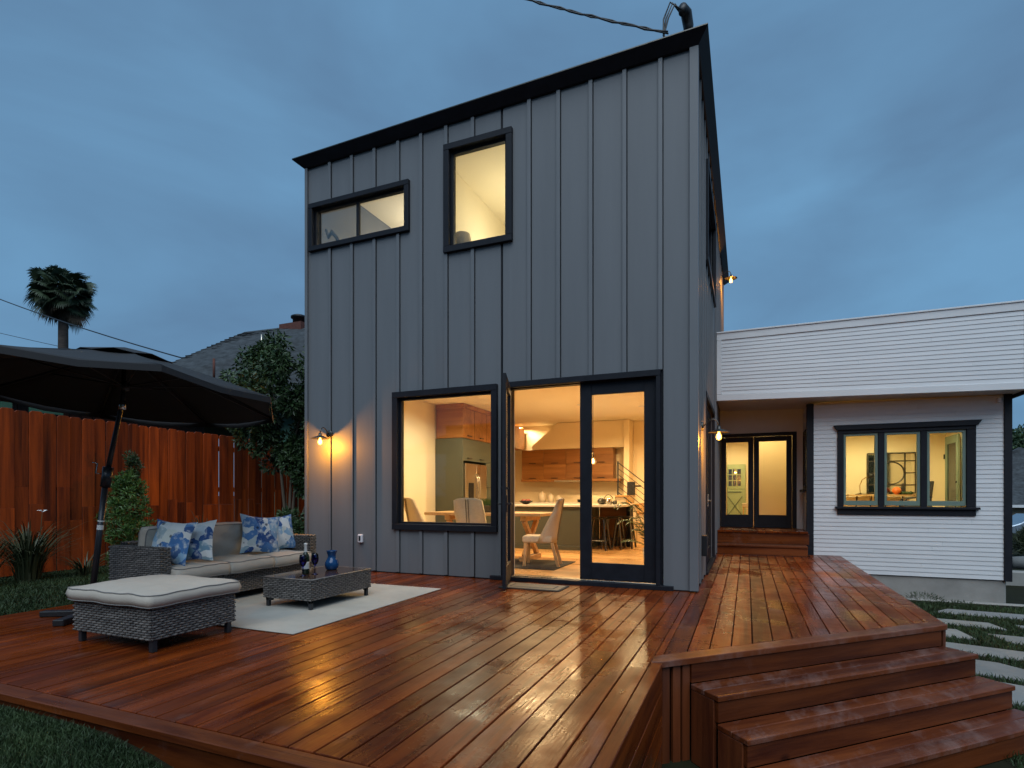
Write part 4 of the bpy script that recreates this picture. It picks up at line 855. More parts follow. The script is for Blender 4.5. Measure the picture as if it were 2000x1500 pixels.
wicker_box(ot, -4.79, -3.905, 2.68, 3.39, .09, .325)
for x, y in ((-4.77, 2.70), (-3.96, 2.70), (-4.77, 3.33), (-3.96, 3.33)): MB().box((x, y, .002), (x + .04, y + .04, .1)).build('leg', 'pole_metal', ot, bev=.003)
cushion(ot, -4.83, -3.87, 2.64, 3.43, .335, .42, .034)
so = thing('sofa', 'three-seat grey wicker sofa with pale cushions', 'sofa', (-5.4, 4.5, 0))
wicker_box(so, -5.78, -5.04, 3.55, 3.65, .05, .63, 'arm', 'xXyY', True); wicker_box(so, -5.78, -5.0, 5.44, 5.55, .05, .63, 'arm', 'xXyY', True)
wicker_box(so, -5.76, -5.03, 3.655, 5.435, .09, .30, 'seat_base', 'X'); wicker_box(so, -5.78, -5.66, 3.655, 5.435, .31, .66, 'back_panel', 'xX', True)
for y0, y1 in ((3.66, 4.245), (4.252, 4.84), (4.847, 5.43)):
    cushion(so, -5.62, -4.95, y0, y1, .315, .43, .025)
    ln = Matrix.Translation((-5.53, 0, .46)) @ Matrix.Rotation(R(-78), 4, 'Y') @ Matrix.Translation((5.53, 0, -.46))
    cushion(so, -5.53 - .02, -5.53 + .36, y0 + .005, y1 - .005, .40, .50, .035, 'back_cushion', ln)
for x, y in ((-5.76, 3.57), (-5.09, 3.57), (-5.76, 5.48), (-5.06, 5.48)): MB().box((x, y, .002), (x + .04, y + .04, .05)).build('leg', 'pole_metal', so)
pillow('blue floral throw pillow leaning on the sofa arm next to the ottoman', 'floral_0', (-5.24, 3.80, .665), .45, (R(-16), R(4), R(14)))
pillow('blue floral throw pillow beside the one on the ottoman-end arm', 'floral_1', (-5.22, 4.02, .66), .44, (R(-20), R(-4), R(28)))
pillow('large blue floral throw pillow in the middle of the house end of the sofa', 'floral_2', (-5.27, 4.93, .67), .47, (R(-14), R(6), R(68)))
pillow('pale blue floral throw pillow tucked against the house-end sofa arm', 'floral_3', (-5.36, 5.28, .66), .45, (R(-16), R(-5), R(70)))
tb = thing('coffee_table', 'low grey wicker coffee table with a dark glossy top', 'table', (-4.2, 4.7, 0))
wicker_box(tb, -4.5, -3.89, 4.25, 5.18, .10, .296)
MB().box((-4.495, 4.255, .297), (-3.895, 5.175, .312)).build('top', 'table_top', tb, bev=.003)
e = MB()
for a, b in (((-4.5, 4.25), (-3.89, 4.25)), ((-3.89, 4.25), (-3.89, 5.18)), ((-3.89, 5.18), (-4.5, 5.18)), ((-4.5, 5.18), (-4.5, 4.25))): e.tube([(*a, .305), (*b, .305)], .009, 6)
e.build('rim', 'wicker', tb, True)
for x, y in ((-4.485, 4.265), (-3.94, 4.265), (-4.485, 5.125), (-3.94, 5.125)): MB().box((x, y, .013), (x + .035, y + .035, .1)).build('leg', 'pole_metal', tb, bev=.003); MB().box((x - .01 if x > -4.2 else x, y, .075), (x + .075 if x < -4.2 else x + .035, y + .03, .1)).build('corner_bracket', 'pole_metal', tb)
orug = MB().box((-5.45, 3.49, .003), (-3.38, 5.87, .012)).build('outdoor_rug', 'rug', None, bev=.003); tag(orug, 'pale rectangular rug under the coffee table', 'rug'); rebase(orug, (-4.4, 4.7, .003))
zt = .313
bt = thing('wine_bottle', 'dark wine bottle with white foil neck on the coffee table', 'bottle', (-4.243, 4.557, zt))
c = (-4.243, 4.557, zt)
MB().lathe([(.034, 0), (.037, .005), (.037, .17), (.030, .20), (.015, .225), (.014, .24)], c, 18).build('body', 'bottle_glass', bt, True)
MB().lathe([(.0375, .05), (.0378, .055), (.0378, .12), (.0375, .125)], c, 18).build('paper_band', 'paper', bt, True)
MB().lathe([(.0145, .222), (.0155, .23), (.0155, .30), (.017, .302), (.017, .318), (.002, .320)], c, 14).build('foil', 'paper', bt, True)
for lb, x, y in (('cobalt wine glass in front of the bottle', -4.15, 4.42), ('cobalt wine glass between the bottle and the jug', -4.127, 4.564)):
    g = thing('wine_glass', lb, 'glass', (x, y, zt), 'cobalt wine glasses'); c = (x, y, zt)
    MB().lathe([(.034, 0), (.034, .003), (.008, .008), (.005, .02), (.005, .085), (.012, .095)], c, 18).build('stem', 'blue_glass', g, True)
    MB().lathe([(.004, .092), (.022, .105), (.036, .135), (.039, .16), (.034, .20), (.031, .215), (.030, .215), (.037, .16), (.034, .137), (.02, .108), (.003, .097)], c, 20).build('bowl', 'blue_glass', g, True)
jg = MB().lathe([(.050, 0), (.062, .01), (.075, .05), (.072, .085), (.052, .12), (.042, .14), (.044, .165), (.056, .20), (.060, .21), (.055, .21), (.040, .165), (.038, .14)], (-4.211, 4.918, zt), 24).build('glass_jug', 'blue_glaze', None, True); tag(jg, 'teal blue waisted jug on the coffee table', 'jug'); rebase(jg, (-4.211, 4.918, zt))
dm = thing('doormat', 'tan bordered doormat at the open door', 'doormat', (-2.4, 6.45, .003))
MB().box((-2.80, 6.24, .003), (-2.02, 6.66, .012)).build('border', 'mat_dark', dm, bev=.002)
MB().box((-2.77, 6.27, .0125), (-2.05, 6.63, .0145)).build('field', 'mat_tan', dm); MB().box((-2.70, 6.34, .015), (-2.12, 6.56, .0155)).build('inner_field', 'mat_dark', dm); MB().box((-2.68, 6.36, .0157), (-2.14, 6.54, .0165)).build('inner_field', 'mat_tan', dm)

# ---------------------------------------------------------------- parasol
um = thing('parasol', 'large charcoal cantilever parasol over the sofa', 'parasol', (-5.72, 3.25, 0))
cxy = Vector((-5.42, 3.47, 0)); 
base = MB(); base.bar((-5.92, 3.72, .03), (-5.46, 2.93, .03), .09, .054); base.bar((-6.05, 3.12, .029), (-5.35, 3.53, .029), .09, .05); base.build('base', 'black_paint', um, bev=.006)
pb0 = Vector((-5.70, 3.33, .05)); pmid = Vector((-5.585, 3.405, 1.31)); ptop = Vector((-5.44, 3.46, 2.02)); ap = Vector((-5.42, 3.47, 2.50))
MB().tube([pb0, pb0.lerp(pmid, .97)], .026, 14).build('pole', 'pole_metal', um, True)
MB().tube([pb0.lerp(pmid, .92), pmid.lerp(ptop, .12)], [.042, .045], 14).build('crank_housing', 'pole_metal', um, True)
MB().tube([pmid, pmid.lerp(ptop, .5), ptop, ap], [.022, .022, .02, .018], 12).build('upper_pole', 'pole_metal', um, True)
MB().tube([pmid + Vector((-.03, -.03, .02)), pmid + Vector((-.06, -.06, .03)), pmid + Vector((-.05, -.05, .12)), pmid + Vector((-.08, -.08, .13))], .006, 6).build('crank_handle', 'bright_metal', um, True)
for f0, f1 in ((.60, .635), (.66, .67)): MB().tube([pb0.lerp(pmid, f0), pb0.lerp(pmid, f1)], .0272, 14, False).build('sticker', 'label_white', um)
MB().tube([ptop + Vector((0, 0, -.08)), ptop + Vector((0, 0, -.0))], .03, 12).build('tilt_joint', 'bright_metal', um, True)
Rr = 1.385; NS = 6; angs = [R(67 - 45 * k) for k in range(8)]
def cpt(k, f, sag=0, lift=0):
    a = angs[k % 8]; p = cxy + Vector((math.cos(a), math.sin(a), 0)) * Rr * f
    z = 2.51 - .42 * f - sag - .115 * (p.y - cxy.y) / 1.5 * f + lift; return Vector((p.x, p.y, z))
V = []; F = []
for k in range(8):
    for j in range(NS + 1):
        for i in range(NS + 1):
            f = j / NS; s = i / NS; a, b = cpt(k, f), cpt(k + 1, f); p = a.lerp(b, s); p.z -= .045 * f * 4 * s * (1 - s) * .8; p += Vector((-(p.x - cxy.x), -(p.y - cxy.y), 0)) * .02 * 4 * s * (1 - s) * f; V.append(p)
    o = k * (NS + 1) ** 2
    for j in range(NS):
        for i in range(NS): a = o + j * (NS + 1) + i; F.append((a, a + NS + 1, a + NS + 2, a + 1))
cn = mesh_obj('canopy', V, F, 'canopy', um, True); sm = cn.modifiers.new('cloth', 'SOLIDIFY'); sm.thickness = .004
vv = MB()
for k in range(8):
    a, b = cpt(k, .30, 0, .012), cpt(k + 1, .30, 0, .012); t = Vector((cxy.x, cxy.y, 2.525)); m_ = (a + b) / 2; vv.add([a, m_ + Vector((0, 0, .03)), b, t], [(0, 1, 3), (1, 2, 3)])
vo = vv.build('vent', 'canopy', um); vo.modifiers.new('cloth', 'SOLIDIFY').thickness = .004
for k in range(8):
    MB().tube([cpt(k, .02) - Vector((0, 0, .02)), cpt(k, .98) - Vector((0, 0, .02))], .009, 6).build('rib', 'pole_metal', um, True)
    MB().tube([Vector((cxy.x, cxy.y, 2.16)), cpt(k, .5) - Vector((0, 0, .03))], .007, 6).build('strut', 'pole_metal', um, True)
MB().tube([Vector((cxy.x, cxy.y, 2.12)), Vector((cxy.x, cxy.y, 2.2))], .035, 12).build('hub', 'pole_metal', um, True)
lip = MB()
for k in range(8):
    a, b = cpt(k, 1.0), cpt(k + 1, 1.0); m_ = (a + b) / 2 - Vector((0, 0, .036)); d0 = Vector((0, 0, -.05)); lip.add([a, m_, b, b + d0, m_ + d0, a + d0], [(0, 1, 4, 5), (1, 2, 3, 4)])
lo_ = lip.build('valance', 'canopy', um); lo_.modifiers.new('cloth', 'SOLIDIFY').thickness = .004

# ---------------------------------------------------------------- fence
fn = thing('board_fence', 'tall orange-stained wooden fence of dog-eared boards', 'fence', (-9.5, 7, 0))
y = 3.0; k = 0
while y < 10.3:
    w = .172; top = 2.345 - .011 * (y - 4.4) + random.uniform(-.012, .012); cutz = random.choice((.75, .95, 1.0, 1.05, 1.25)); dx = .018 * (k % 2) + random.uniform(-.004, .004)
    x0 = -9.5 - dx
    MB().prism([(x0, y, cutz + .002), (x0, y + w, cutz + .002), (x0, y + w, top - .03), (x0, y + w - .03, top), (x0, y + .03, top), (x0, y, top - .03)], (-.02, 0, 0)).build('fence_board', 'fence', fn, bev=.002)
    MB().box((x0 + .006, y + .002, .0), (x0 - .014, y + w - .003, cutz)).build('fence_board', 'fence', fn, bev=.002)
    y += .1745; k += 1
for z in (.35, 1.2, 2.0): MB().box((-9.62, 3, z), (-9.545, 10.3, z + .09)).build('fence_rail', 'deck_y', fn)
for yy in (4.5, 6.9, 9.3): MB().box((-9.72, yy, -.1), (-9.63, yy + .09, 2.1)).build('fence_post', 'deck_z', fn)
y = -9.48
while y < -6.6:
    MB().box((y, 10.3, .0), (y + .17, 10.32, 2.25)).build('fence_board', 'fence', fn, bev=.002); y += .1745

# ---------------------------------------------------------------- plants
def foliage(name, parent, mat, blobs, size=(.05, .09), asp=.45, droop=.3, kind=None):
    """leaf-sized folded quads spread through the blobs' volume, denser in clumps"""
    V = []; F = []; k = 0
    for (c, r, n) in blobs:
        c = np.array(c); r = np.array(r if hasattr(r, '__len__') else (r,) * 3)
        u = rng.normal(size=(n, 3)); u /= np.linalg.norm(u, axis=1)[:, None]; rad = rng.uniform(.45, 1.05, n) ** .6; P = c + u * rad[:, None] * r
        d = u + rng.normal(0, .7, (n, 3)); d[:, 2] -= droop; d /= np.linalg.norm(d, axis=1)[:, None]
        s = np.cross(d, rng.normal(size=(n, 3))); s /= np.linalg.norm(s, axis=1)[:, None] + 1e-9; L = rng.uniform(*size, n)[:, None]; nn = np.cross(d, s)
        A = P; B = P + d * L * .5 + s * L * asp * .5 - nn * L * .08; C_ = P + d * L; D_ = P + d * L * .5 - s * L * asp * .5 - nn * L * .08
        V.append(np.stack([A, B, C_, D_], 1).reshape(-1, 3)); F += [(k + 4 * i, k + 4 * i + 1, k + 4 * i + 2) for i in range(n)] + [(k + 4 * i, k + 4 * i + 2, k + 4 * i + 3) for i in range(n)]; k += 4 * n
    o = mesh_obj(name, np.concatenate(V), F, mat, parent)
    if kind: o['kind'] = kind
    return o
def clumps(c, R3, n, r, m, seed=0):
    g = np.random.default_rng(seed); out = []
    for _ in range(n):
        u = g.normal(size=3); u /= np.linalg.norm(u); p = np.array(c) + u * np.array(R3) * g.uniform(.25, 1) ** .5; out.append((p, g.uniform(.6, 1.2) * r, m))
    return out
tr = thing('garden_tree', 'multi-stemmed leafy tree between the fence and the grey house', 'tree', (-7.95, 8.05, 0))
crown = clumps((-8.0, 8.0, 2.95), (.9, .8, .95), 34, .22, 250, 1) + clumps((-8.1, 7.9, 3.2), (1.05, .8, 1.0), 26, .11, 70, 41) + clumps((-8.55, 7.8, 2.45), (.45, .3, .4), 14, .16, 160, 42) + clumps((-8.1, 8.0, 2.0), (.6, .4, .45), 14, .17, 170, 43) + clumps((-7.75, 8.2, 1.6), (.35, .3, .5), 10, .15, 150, 44) + clumps((-7.4, 8.3, 2.3), (.45, .5, .6), 12, .24, 260, 2) + clumps((-8.25, 7.85, 3.75), (.22, .22, .42), 6, .19, 240, 3) + clumps((-7.3, 8.4, 3.3), (.5, .5, .6), 10, .26, 280, 4) + clumps((-8.6, 7.7, 3.0), (.3, .3, .25), 6, .2, 230, 5) + clumps((-7.5, 8.3, 1.5), (.4, .35, .55), 14, .17, 150, 6)
foliage('crown', tr, 'leaf_dark', crown, (.06, .12), .42, .5)
for pts in ([(-8.0, 8.05, 0), (-8.0, 8.05, .9), (-8.08, 8.0, 1.9), (-8.15, 7.95, 2.9), (-8.25, 7.9, 3.6)], [(-7.93, 8.05, 0), (-7.92, 8.1, 1.0), (-7.86, 8.1, 1.9), (-7.7, 8.2, 2.9)], [(-7.88, 8.0, 0), (-7.82, 8.05, .7), (-7.76, 8.1, 1.6), (-7.5, 8.2, 2.5)], [(-7.9, 8.0, .1), (-7.7, 8.1, .6), (-7.48, 8.2, 1.25), (-7.4, 8.2, 1.6)], [(-8.03, 8.0, 0), (-8.08, 8.0, .7)], [(-8.1, 8.0, 2.0), (-8.4, 7.8, 2.6), (-8.7, 7.65, 3.0)]):
    MB().tube(pts, [.035 - .022 * i / (len(pts) - 1) for i in range(len(pts))], 8).build('trunk', 'bark', tr, True)
cf = thing('conifer_shrub', 'bright green upright shrub in front of the fence behind the sofa', 'shrub', (-8.9, 5.75, 0))
MB().tube([(-8.9, 5.75, 0), (-8.9, 5.78, .9), (-8.9, 5.8, 1.75)], [.03, .022, .008], 8).build('trunk', 'bark', cf, True)
for zz in (.2, .42, .62, .82, 1.0, 1.18, 1.34):
    wdt = .36 * (1 - ((zz - .45) / 1.15) ** 2) if zz > .45 else .34
    foliage('crown', cf, 'leaf_bright', clumps((-8.88 + rng.uniform(-.05, .05), 5.75 + rng.uniform(-.06, .06), zz), (wdt * .8, wdt, .10), 9, .085, 90, int(zz * 100)) + clumps((-8.88, 5.75, zz), (wdt * 1.15, wdt * 1.2, .16), 8, .05, 30, int(zz * 100) + 7), (.04, .09), .26, -.5)
foliage('upper_crown', cf, 'leaf_dark', clumps((-8.9, 5.80, 1.6), (.06, .09, .2), 9, .085, 190, 9), (.03, .06), .3, -.5)
def straps(name, label, c, n, h, spread, mat='leaf_strap', flower=False):
    V = []; F = []; k = 0
    for _ in range(n):
        a = rng.uniform(0, 6.283); sp_ = rng.uniform(.15, 1) * spread; hh = h * rng.uniform(.5, 1.05); r0 = rng.uniform(0, .14); w = rng.uniform(.006, .012); dr = rng.uniform(0, .35) * hh
        for i in range(6):
            f = i / 5; x = c[0] + math.cos(a) * (r0 + sp_ * f ** 1.6); y_ = c[1] + math.sin(a) * (r0 + sp_ * f ** 1.6); z = c[2] + hh * math.sin(f * 1.45) - dr * f ** 3; ww = w * (1 - f ** 2 * .95)
            V += [(x - math.sin(a) * ww, y_ + math.cos(a) * ww, z), (x + math.sin(a) * ww, y_ - math.cos(a) * ww, z)]
        F += [(k + 2 * i, k + 2 * i + 1, k + 2 * i + 3, k + 2 * i + 2) for i in range(5)]; k += 12
    t = thing(name, label, 'plant', c); mesh_obj('leaves', V, F, mat, t, True); return t
st1 = straps('strap_plant', 'dark clump of long strappy leaves at the fence foot, left of the parasol pole', (-8.75, 4.35, 0), 240, .85, .75)
straps('strap_plant', 'low sprawl of strappy leaves on the lawn before the fence', (-8.6, 4.95, 0), 60, .35, .6); straps('strap_plant', 'thin strappy plant behind the sofa back against the fence', (-9.0, 7.1, 0), 40, .98, .3)
straps('strap_plant', 'strappy clump at the fence foot cut by the left picture edge', (-8.5, 3.75, 0), 160, .75, .6)
MB().tube([(-8.85, 4.5, 0), (-8.88, 4.58, .9)], .004, 5).build('flower_stem', 'leaf_strap', st1); fl = MB()
for i in range(6): a = i * 1.047; fl.add([(-8.88, 4.58, .9), (-8.88 + .04 * math.cos(a) - .01, 4.58 + .04 * math.sin(a), .93), (-8.88 + .06 * math.cos(a), 4.58 + .06 * math.sin(a), .92), (-8.88 + .04 * math.cos(a) + .01, 4.58 + .04 * math.sin(a) + .01, .93)], [(0, 1, 2, 3)])
fl.build('flower', 'flower_white', st1)
sh = thing('low_shrub', 'low grey-green shrub at the house corner behind the sofa', 'shrub', (-7.3, 7.3, 0))
foliage('foliage', sh, 'leaf_dark', clumps((-7.3, 7.3, .45), (.45, .4, .35), 14, .18, 220, 11), (.05, .10), .4); MB().tube([(-7.3, 7.3, 0), (-7.3, 7.3, .5)], [.03, .01], 6).build('stem', 'bark', sh)
# fern inside the closed door leaf
fe = thing('house_fern', 'green palm fern in the room behind the closed glazed door', 'plant', (-1.35, 8.6, ZF))
MB().lathe([(.10, 0), (.14, .05), (.16, .28), (.15, .28), (.13, .2)], (-1.3, 8.6, ZF), 18).build('pot', 'ceramic', fe, True)
for i in range(13):
    a = rng.uniform(0, 6.283) if i > 5 else math.pi + rng.uniform(-.6, .6); L_ = rng.uniform(.35, .6); hh = rng.uniform(.15, .75); V = []; F = []; pts = []
    for j in range(12):
        f = j / 11; pts.append(Vector((-1.3 + math.cos(a) * L_ * f, 8.6 + math.sin(a) * L_ * f, .3 + hh * math.sin(f * 2.0))))
    for j in range(2, 12):
        p = pts[j]; d = (pts[j] - pts[j - 1]).normalized(); s = Vector((-math.sin(a), math.cos(a), 0))
        for sg in (-1, 1):
            l = .13 * (1 - (j / 12) ** 2) + .03; q = p + (s * sg + d * .6).normalized() * l - Vector((0, 0, .03)); m_ = (p + q) / 2; n0 = len(V); V += [p, m_ + d * .012, q, m_ - d * .012]; F.append((n0, n0 + 1, n0 + 2, n0 + 3))
    fr_ = mesh_obj('frond', V, F, 'leaf_bright', fe); MB().tube(pts, .004, 5).build('frond_stalk', 'leaf_bright', fr_)
# palm
pc = Vector((-45.0, 24.5, 15.7)); pm = thing('palm_tree', 'tall shaggy fan palm standing far behind the fence', 'tree', (-45, 24.5, 0))
MB().tube([(-45, 24.5, 0), (-45.1, 24.5, 6), (-45, 24.5, 12), pc], [.42, .34, .30, .28], 12).build('trunk', 'palm_trunk', pm, True)
def fan(c, az, el, L0, fan_r, droop, V, F, nb=15):
    d = Vector((math.cos(az) * math.cos(el), math.sin(az) * math.cos(el), math.sin(el))); base = c + d * L0; base.z -= droop * L0 * .3; side = Vector((-math.sin(az), math.cos(az), 0)); side.rotate(Matrix.Rotation(rng.uniform(-1.1, 1.1), 3, d)); upv = d.cross(side)
    k = len(V); V += [c - side * .03, c + side * .03, base + side * .03, base - side * .03]; F.append((k, k + 1, k + 2, k + 3))
    for i in range(nb):
        t = -1.25 + 2.5 * i / (nb - 1); dir_ = (d * math.cos(t) + side * math.sin(t)).normalized(); l = fan_r * (1 - .18 * abs(t)) * rng.uniform(.85, 1.1); w = dir_.cross(upv).normalized() * .042
        p1 = base + dir_ * l * .5; p2 = base + dir_ * l * .8; p2.z -= droop * l * .22; p3 = base + dir_ * l; p3.z -= droop * l * .6; k = len(V)
        V += [base, p1 + w, p1 - w, p2 + w * .8, p2 - w * .8, p3]; F += [(k, k + 1, k + 2), (k + 1, k + 3, k + 4, k + 2), (k + 3, k + 5, k + 4)]
for i in range(170):
    V = []; F = []; el = math.asin(rng.uniform(-.9, .98)); fan(pc + Vector((0, 0, rng.uniform(-.3, .35))), rng.uniform(0, 6.283), el, rng.uniform(.8, 1.5), rng.uniform(.7, 1.05), rng.uniform(.3, .9), V, F, 19)
    mesh_obj('frond', V, F, 'leaf_palm' if el > R(-48) else 'palm_dead', pm)
V = []; F = []
for i in range(40): fan(pc + Vector((0, 0, -.5 - rng.uniform(0, .9))), rng.uniform(0, 6.28), R(rng.uniform(-85, -65)), .3, rng.uniform(.5, .9), .5, V, F, 7)
tag(mesh_obj('dead_skirt', V, F, 'palm_dead', pm), kind='stuff')

# ---------------------------------------------------------------- neighbours
nh = thing('neighbour_house', 'neighbouring house with grey shingled roof behind the fence', 'house', (-13, 13, 0))
E1, R1, R2, E2 = Vector((-14.65, 10.12, 4.49)), Vector((-14.88, 13.28, 6.38)), Vector((-11.2, 15.2, 7.0)), Vector((-8.6, 11.9, 3.3))
E0 = E1 + (E1 - R1) * .62; E0.z = 3.3
B1 = Vector((-19, 16, 3.3)); B2 = Vector((-12, 20, 3.3))
MB().add([E0, R1, R2, E2, B1, B2], [(0, 3, 2, 1), (0, 1, 4), (1, 2, 5, 4), (2, 3, 5), (0, 4, 5, 3)]).build('roof', 'shingle', nh)
# shingle courses on the slope that faces the deck
for i in range(1, 30):
    f = i / 30; a = E0.lerp(R1, f); b = E2.lerp(R2, f); nrm = (R1 - E0).cross(E2 - E0).normalized(); nrm = nrm if nrm.z > 0 else -nrm; dn = (E0 - R1).normalized()
    k = 34; V = []; F = []
    for j in range(k):
        p, q = a.lerp(b, j / k), a.lerp(b, (j + .96) / k); l = dn * rng.uniform(.10, .16); h_ = nrm * rng.uniform(.015, .04); n0 = len(V); V += [p + nrm * .005, q + nrm * .005, q + l + h_, p + l + h_, q + l, p + l]; F += [(n0, n0 + 1, n0 + 2, n0 + 3), (n0 + 3, n0 + 2, n0 + 4, n0 + 5)]
    tag(mesh_obj('shingle_course', V, F, 'shingle', nh), kind='stuff')
MB().prism([(-11.6, 10.9, 0), (-9.0, 12.2, 0), (-12, 19.5, 0), (-18, 16, 0)], (0, 0, 3.28)).build('wall', 'green_paint', nh)
c = Vector((-13.4, 14.0, 6.5)); MB().box(c - Vector((.45, .3, .6)), c + Vector((.45, .3, .12))).build('chimney', 'brick_red', nh); MB().lathe([(.2, 0), (.2, .18), (.26, .2), (.26, .26), (.18, .30)], c + Vector((.1, 0, .12)), 14).build('chimney_cap', 'dark_metal', nh, True)
MB().tube([(-10.6, 11.7, 4.5), (-10.6, 11.7, 5.05)], .1, 12).build('vent_pipe', 'white_plastic', nh, True); MB().tube([(-12.3, 10.05, 4.0), (-12.3, 10.05, 4.55)], .03, 8).build('vent_pipe', 'brick_red', nh, True); MB().tube([(-13.0, 12.2, 5.2), (-13.0, 12.2, 5.8)], .03, 8).build('vent_pipe', 'steel', nh, True)
ns = thing('neighbour_shed', 'dark brown boarded outbuilding with green eaves behind the fence', 'shed', (-12.5, 7, 0))
y = 2.0
while y < 9.2: MB().box((-11.6, y, 0), (-11.56, y + .19, 2.95)).build('wall_board', 'brown_boards', ns); y += .2
MB().box((-14, 2, 0), (-11.61, 9.2, 2.95)).build('wall', 'brown_boards', ns); MB().prism([(-11.2, 1.8, 2.96), (-11.2, 9.4, 2.96), (-14, 9.4, 3.3), (-14, 1.8, 3.3)], (0, 0, .06)).build('roof', 'shingle', ns)
for a, b in ((5.2, 5.35), (5.6, 6.1)): MB().box((-11.24, a, 2.55), (-11.2, b, 2.66)).build('eave_trim', 'green_paint', ns)
# wires
def wire(label, a, b, sag, r=.012, n=14):
    a, b = Vector(a), Vector(b); pts = [a.lerp(b, i / n) - Vector((0, 0, sag * 4 * (i / n) * (1 - i / n))) for i in range(n + 1)]; o = MB().tube(pts, r, 6).build('power_line', 'black_paint', None, True); tag(o, label, 'cable'); rebase(o, a); return o
wire('black overhead line crossing the sky in front of the palm', (-33, 13.2, 10.9), (-10.9, 10.6, 3.95), .25, .02); wire('thin faint overhead line low at the picture edge beyond the parasol', (-60, 20, 15.6), (-40, 27, 10.6), .2, .02)
ms = thing('service_mast', 'roof-top electrical mast with looped cables at the front roof corner', 'mast', (-.70, 7.6, 6.45))
MB().tube([(-.70, 7.6, 6.4), (-.70, 7.6, 7.12)], .035, 12).build('conduit', 'steel', ms, True)
MB().tube([(-.70, 7.6, 7.1), (-.70, 7.6, 7.22), (-.72, 7.52, 7.34), (-.75, 7.42, 7.33), (-.76, 7.38, 7.24)], [.05, .065, .07, .06, .04], 12).build('weather_head', 'black_paint', ms, True)
for i, off in enumerate((0, .05, -.05)):
    MB().tube([(-.76, 7.4 + off, 7.26), (-.84 - .03 * i, 7.35, 7.36 + .02 * i), (-.92 - .03 * i, 7.34, 7.2), (-.98, 7.32, 6.95 + .03 * i), (-.92 - .02 * i, 7.3, 6.92)], .011, 6).build('cable_loop', 'black_paint', ms, True)
for r0, off in ((.012, 0), (.009, .03)): 
    a, b = Vector((-.92, 7.3, 6.98)), Vector((-6.51, 6.93, 10.40)); n = 40
    pts = [a.lerp(b, i / n) - Vector((0, 0, .20 * 4 * (i / n) * (1 - i / n))) + Vector((.012 * math.sin(i * 1.9 + off * 90), 0, .014 * math.cos(i * 1.9 + off * 90))) for i in range(n + 1)]
    MB().tube(pts, r0, 6).build('service_cable', 'black_paint', ms, True)
rv = MB().tube([(-5.3, 7.2, 6.3), (-5.3, 7.2, 6.62)], .035, 10).build('roof_vent_pipe', 'steel', None, True); tag(rv, 'short grey vent pipe above the front roof edge', 'pipe')

# ---------------------------------------------------------------- right-hand yard
path = bpy.data.objects.new('path', None); COL.objects.link(path); tag(path, kind='structure', label='concrete stepping slabs set in grass beside the steps')
slabs = [[(2.72, 10.75), (4.6, 10.45), (4.6, 10.95), (3.0, 11.12)], [(1.75, 10.3), (3.22, 10.12), (3.30, 9.68), (1.75, 9.95)], [(3.5, 10.1), (5, 9.9), (5, 9.45), (3.55, 9.65)], [(1.75, 9.5), (2.66, 9.46), (2.72, 8.90), (1.75, 9.05)], [(2.95, 9.33), (4.4, 9.1), (4.4, 8.55), (3.05, 8.85)], [(1.75, 8.75), (3.2, 8.35), (3.2, 7.9), (1.75, 8.2)], [(1.8, 7.95), (2.55, 7.75), (2.75, 7.5), (2.6, 7.05), (1.8, 7.35)], [(1.9, 7.1), (2.9, 6.75), (2.9, 6.0), (1.95, 6.35)], [(2.1, 6.1), (3, 5.7), (3, 4.9), (2.2, 5.3)], [(1.3, 3.9), (2.6, 4.6), (2.9, 3.7), (1.5, 3.0)], [(2.9, 8.1), (4.2, 7.8), (4.2, 7.2), (3.0, 7.5)]]
for q in slabs: o = MB().prism([(x, y, -.80) for x, y in q][::-1], (0, 0, .092)).build('paving_slab', 'slab', None, bev=.008); o.parent = path
def inpoly(x, y, q):
    r = False
    for i in range(len(q)):
        (x1, y1), (x2, y2) = q[i], q[i - 1]
        if (y1 > y) != (y2 > y) and x < (x2 - x1) * (y - y1) / (y2 - y1) + x1: r = not r
    return r
def yard():
    while True:
        x, y = random.uniform(1.65, 5.2), random.uniform(3.6, 11.6)
        if not any(inpoly(x, y, q) for q in slabs): return (x, y, gz(x, y) + .0)
grass('yard_grass', 'dark grass growing between the stepping slabs', 26000, yard, (.03, .07), .006)
hump = foliage('grass_tuft', None, 'grass_blade', [((2.75, 11.45, -.66), (.3, .15, .12), 500), ((3.2, 11.35, -.70), (.3, .12, .07), 400)], (.04, .08), .1, -.6); tag(hump, 'mound of dark grass against the concrete foundation', 'grass')
# beyond the white corner
cb = MB().box((4.6, 14.6, -.75), (9, 14.9, -.44)).build('garden_wall', 'concrete', None, bev=.02); tag(cb, 'low grey concrete garden wall past the white house corner', 'wall')
bo = MB().tube([(5.3, 15.4, -.33), (5.9, 15.4, -.31), (6.6, 15.5, -.33)], [.13, .16, .12], 12).build('rolled_tarp', 'slab', None, True); tag(bo, 'pale rolled bundle lying on the garden wall', 'bundle')
fh = thing('distant_house', 'tan house with grey roof seen past the white corner', 'house', (16, 39, -.7))
MB().box((12.0, 38.2, -.7), (20, 46, .5)).build('wall', 'stucco', fh); MB().prism([(11.6, 37.8, .55), (20.4, 37.8, .55), (14.5, 41, 3.9), (12.9, 41, 2.95)], (0, .3, 0)).build('roof', 'shingle', fh); MB().box((11.6, 37.7, .48), (20.4, 37.8, .62)).build('fascia', 'white_trim', fh)
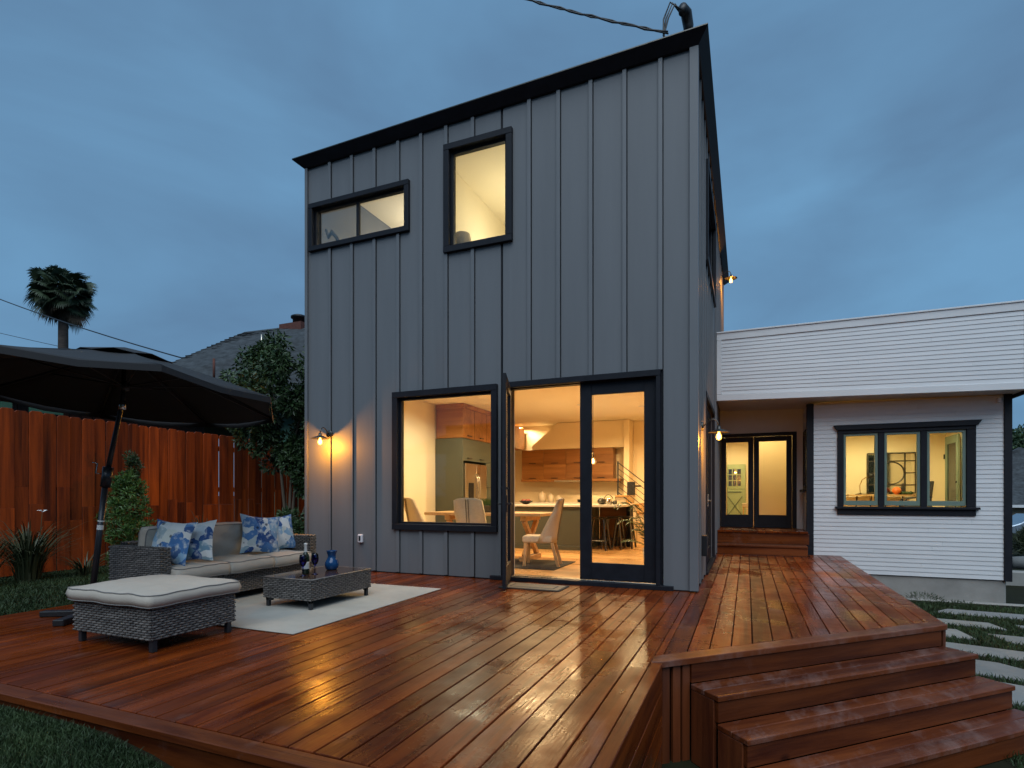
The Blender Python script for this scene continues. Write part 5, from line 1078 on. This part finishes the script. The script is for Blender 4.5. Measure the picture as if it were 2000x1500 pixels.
ft = thing('distant_tree', 'dark round tree above the distant tan house', 'tree', (17, 46, -.7)); MB().tube([(16.5, 46, -.7), (16.5, 46, 3)], [.3, .15], 8).build('trunk', 'bark', ft, True); foliage('crown', ft, 'leaf_dark', clumps((16.2, 46, 3.9), (1.8, 1.5, 1.3), 22, .7, 260, 21), (.15, .3), .5)
car = thing('parked_car', 'silver-blue car parked beyond the garden wall', 'car', (10.4, 27.5, -.7))
prof = [(9.2, -.35), (9.2, -.05), (9.55, .08), (10.0, .40), (11.3, .42), (11.9, .08), (12.9, 0), (13.0, -.35)]
MB().prism([(x, 27, z) for x, z in prof], (0, 1.7, 0)).build('body', 'car_silver', car, bev=.05, seg=2); MB().prism([(9.68, 26.99, .08), (10.05, 26.99, .35), (11.25, 26.99, .37), (11.75, 26.99, .08)], (0, 1.72, 0)).build('side_window', 'car_glass', car)
for x in (9.85, 12.3):
    w_ = MB().tube([(x, 26.98, -.38), (x, 27.2, -.38)], .32, 20).build('wheel', 'tyre', car, True); MB().tube([(x, 26.965, -.38), (x, 27.0, -.38)], .18, 16).build('rim', 'steel', w_, True)
bs = thing('yard_bush', 'tawny grass bush in front of the parked car', 'bush', (8.2, 21.5, -.7)); foliage('foliage', bs, 'leaf_strap', clumps((8.3, 21.5, -.35), (.8, .5, .4), 14, .25, 200, 31), (.1, .3), .1, -.8); 
bs2 = thing('yard_bush', 'leafy green bush partly hiding the parked car', 'bush', (9.3, 23, -.7)); foliage('foliage', bs2, 'leaf_bright', clumps((9.35, 23, .1), (.3, .4, .6), 14, .2, 200, 32), (.06, .14), .45)

# ---------------------------------------------------------------- hedge added out of view to shade the low sky and show in the panes
hg = thing('added_shade_hedge', 'tall dark hedge added out of view behind the camera to block low sky light', 'hedge', (-1, -6, -.7))
MB().box((-11, -6.9, -.7), (9, -5.6, 3.9)).build('core', 'leaf_dark', hg)
foliage('foliage', hg, 'leaf_dark', clumps((-1, -6.2, 1.9), (10.5, .8, 2.5), 120, .75, 60, 77), (.15, .3), .5)
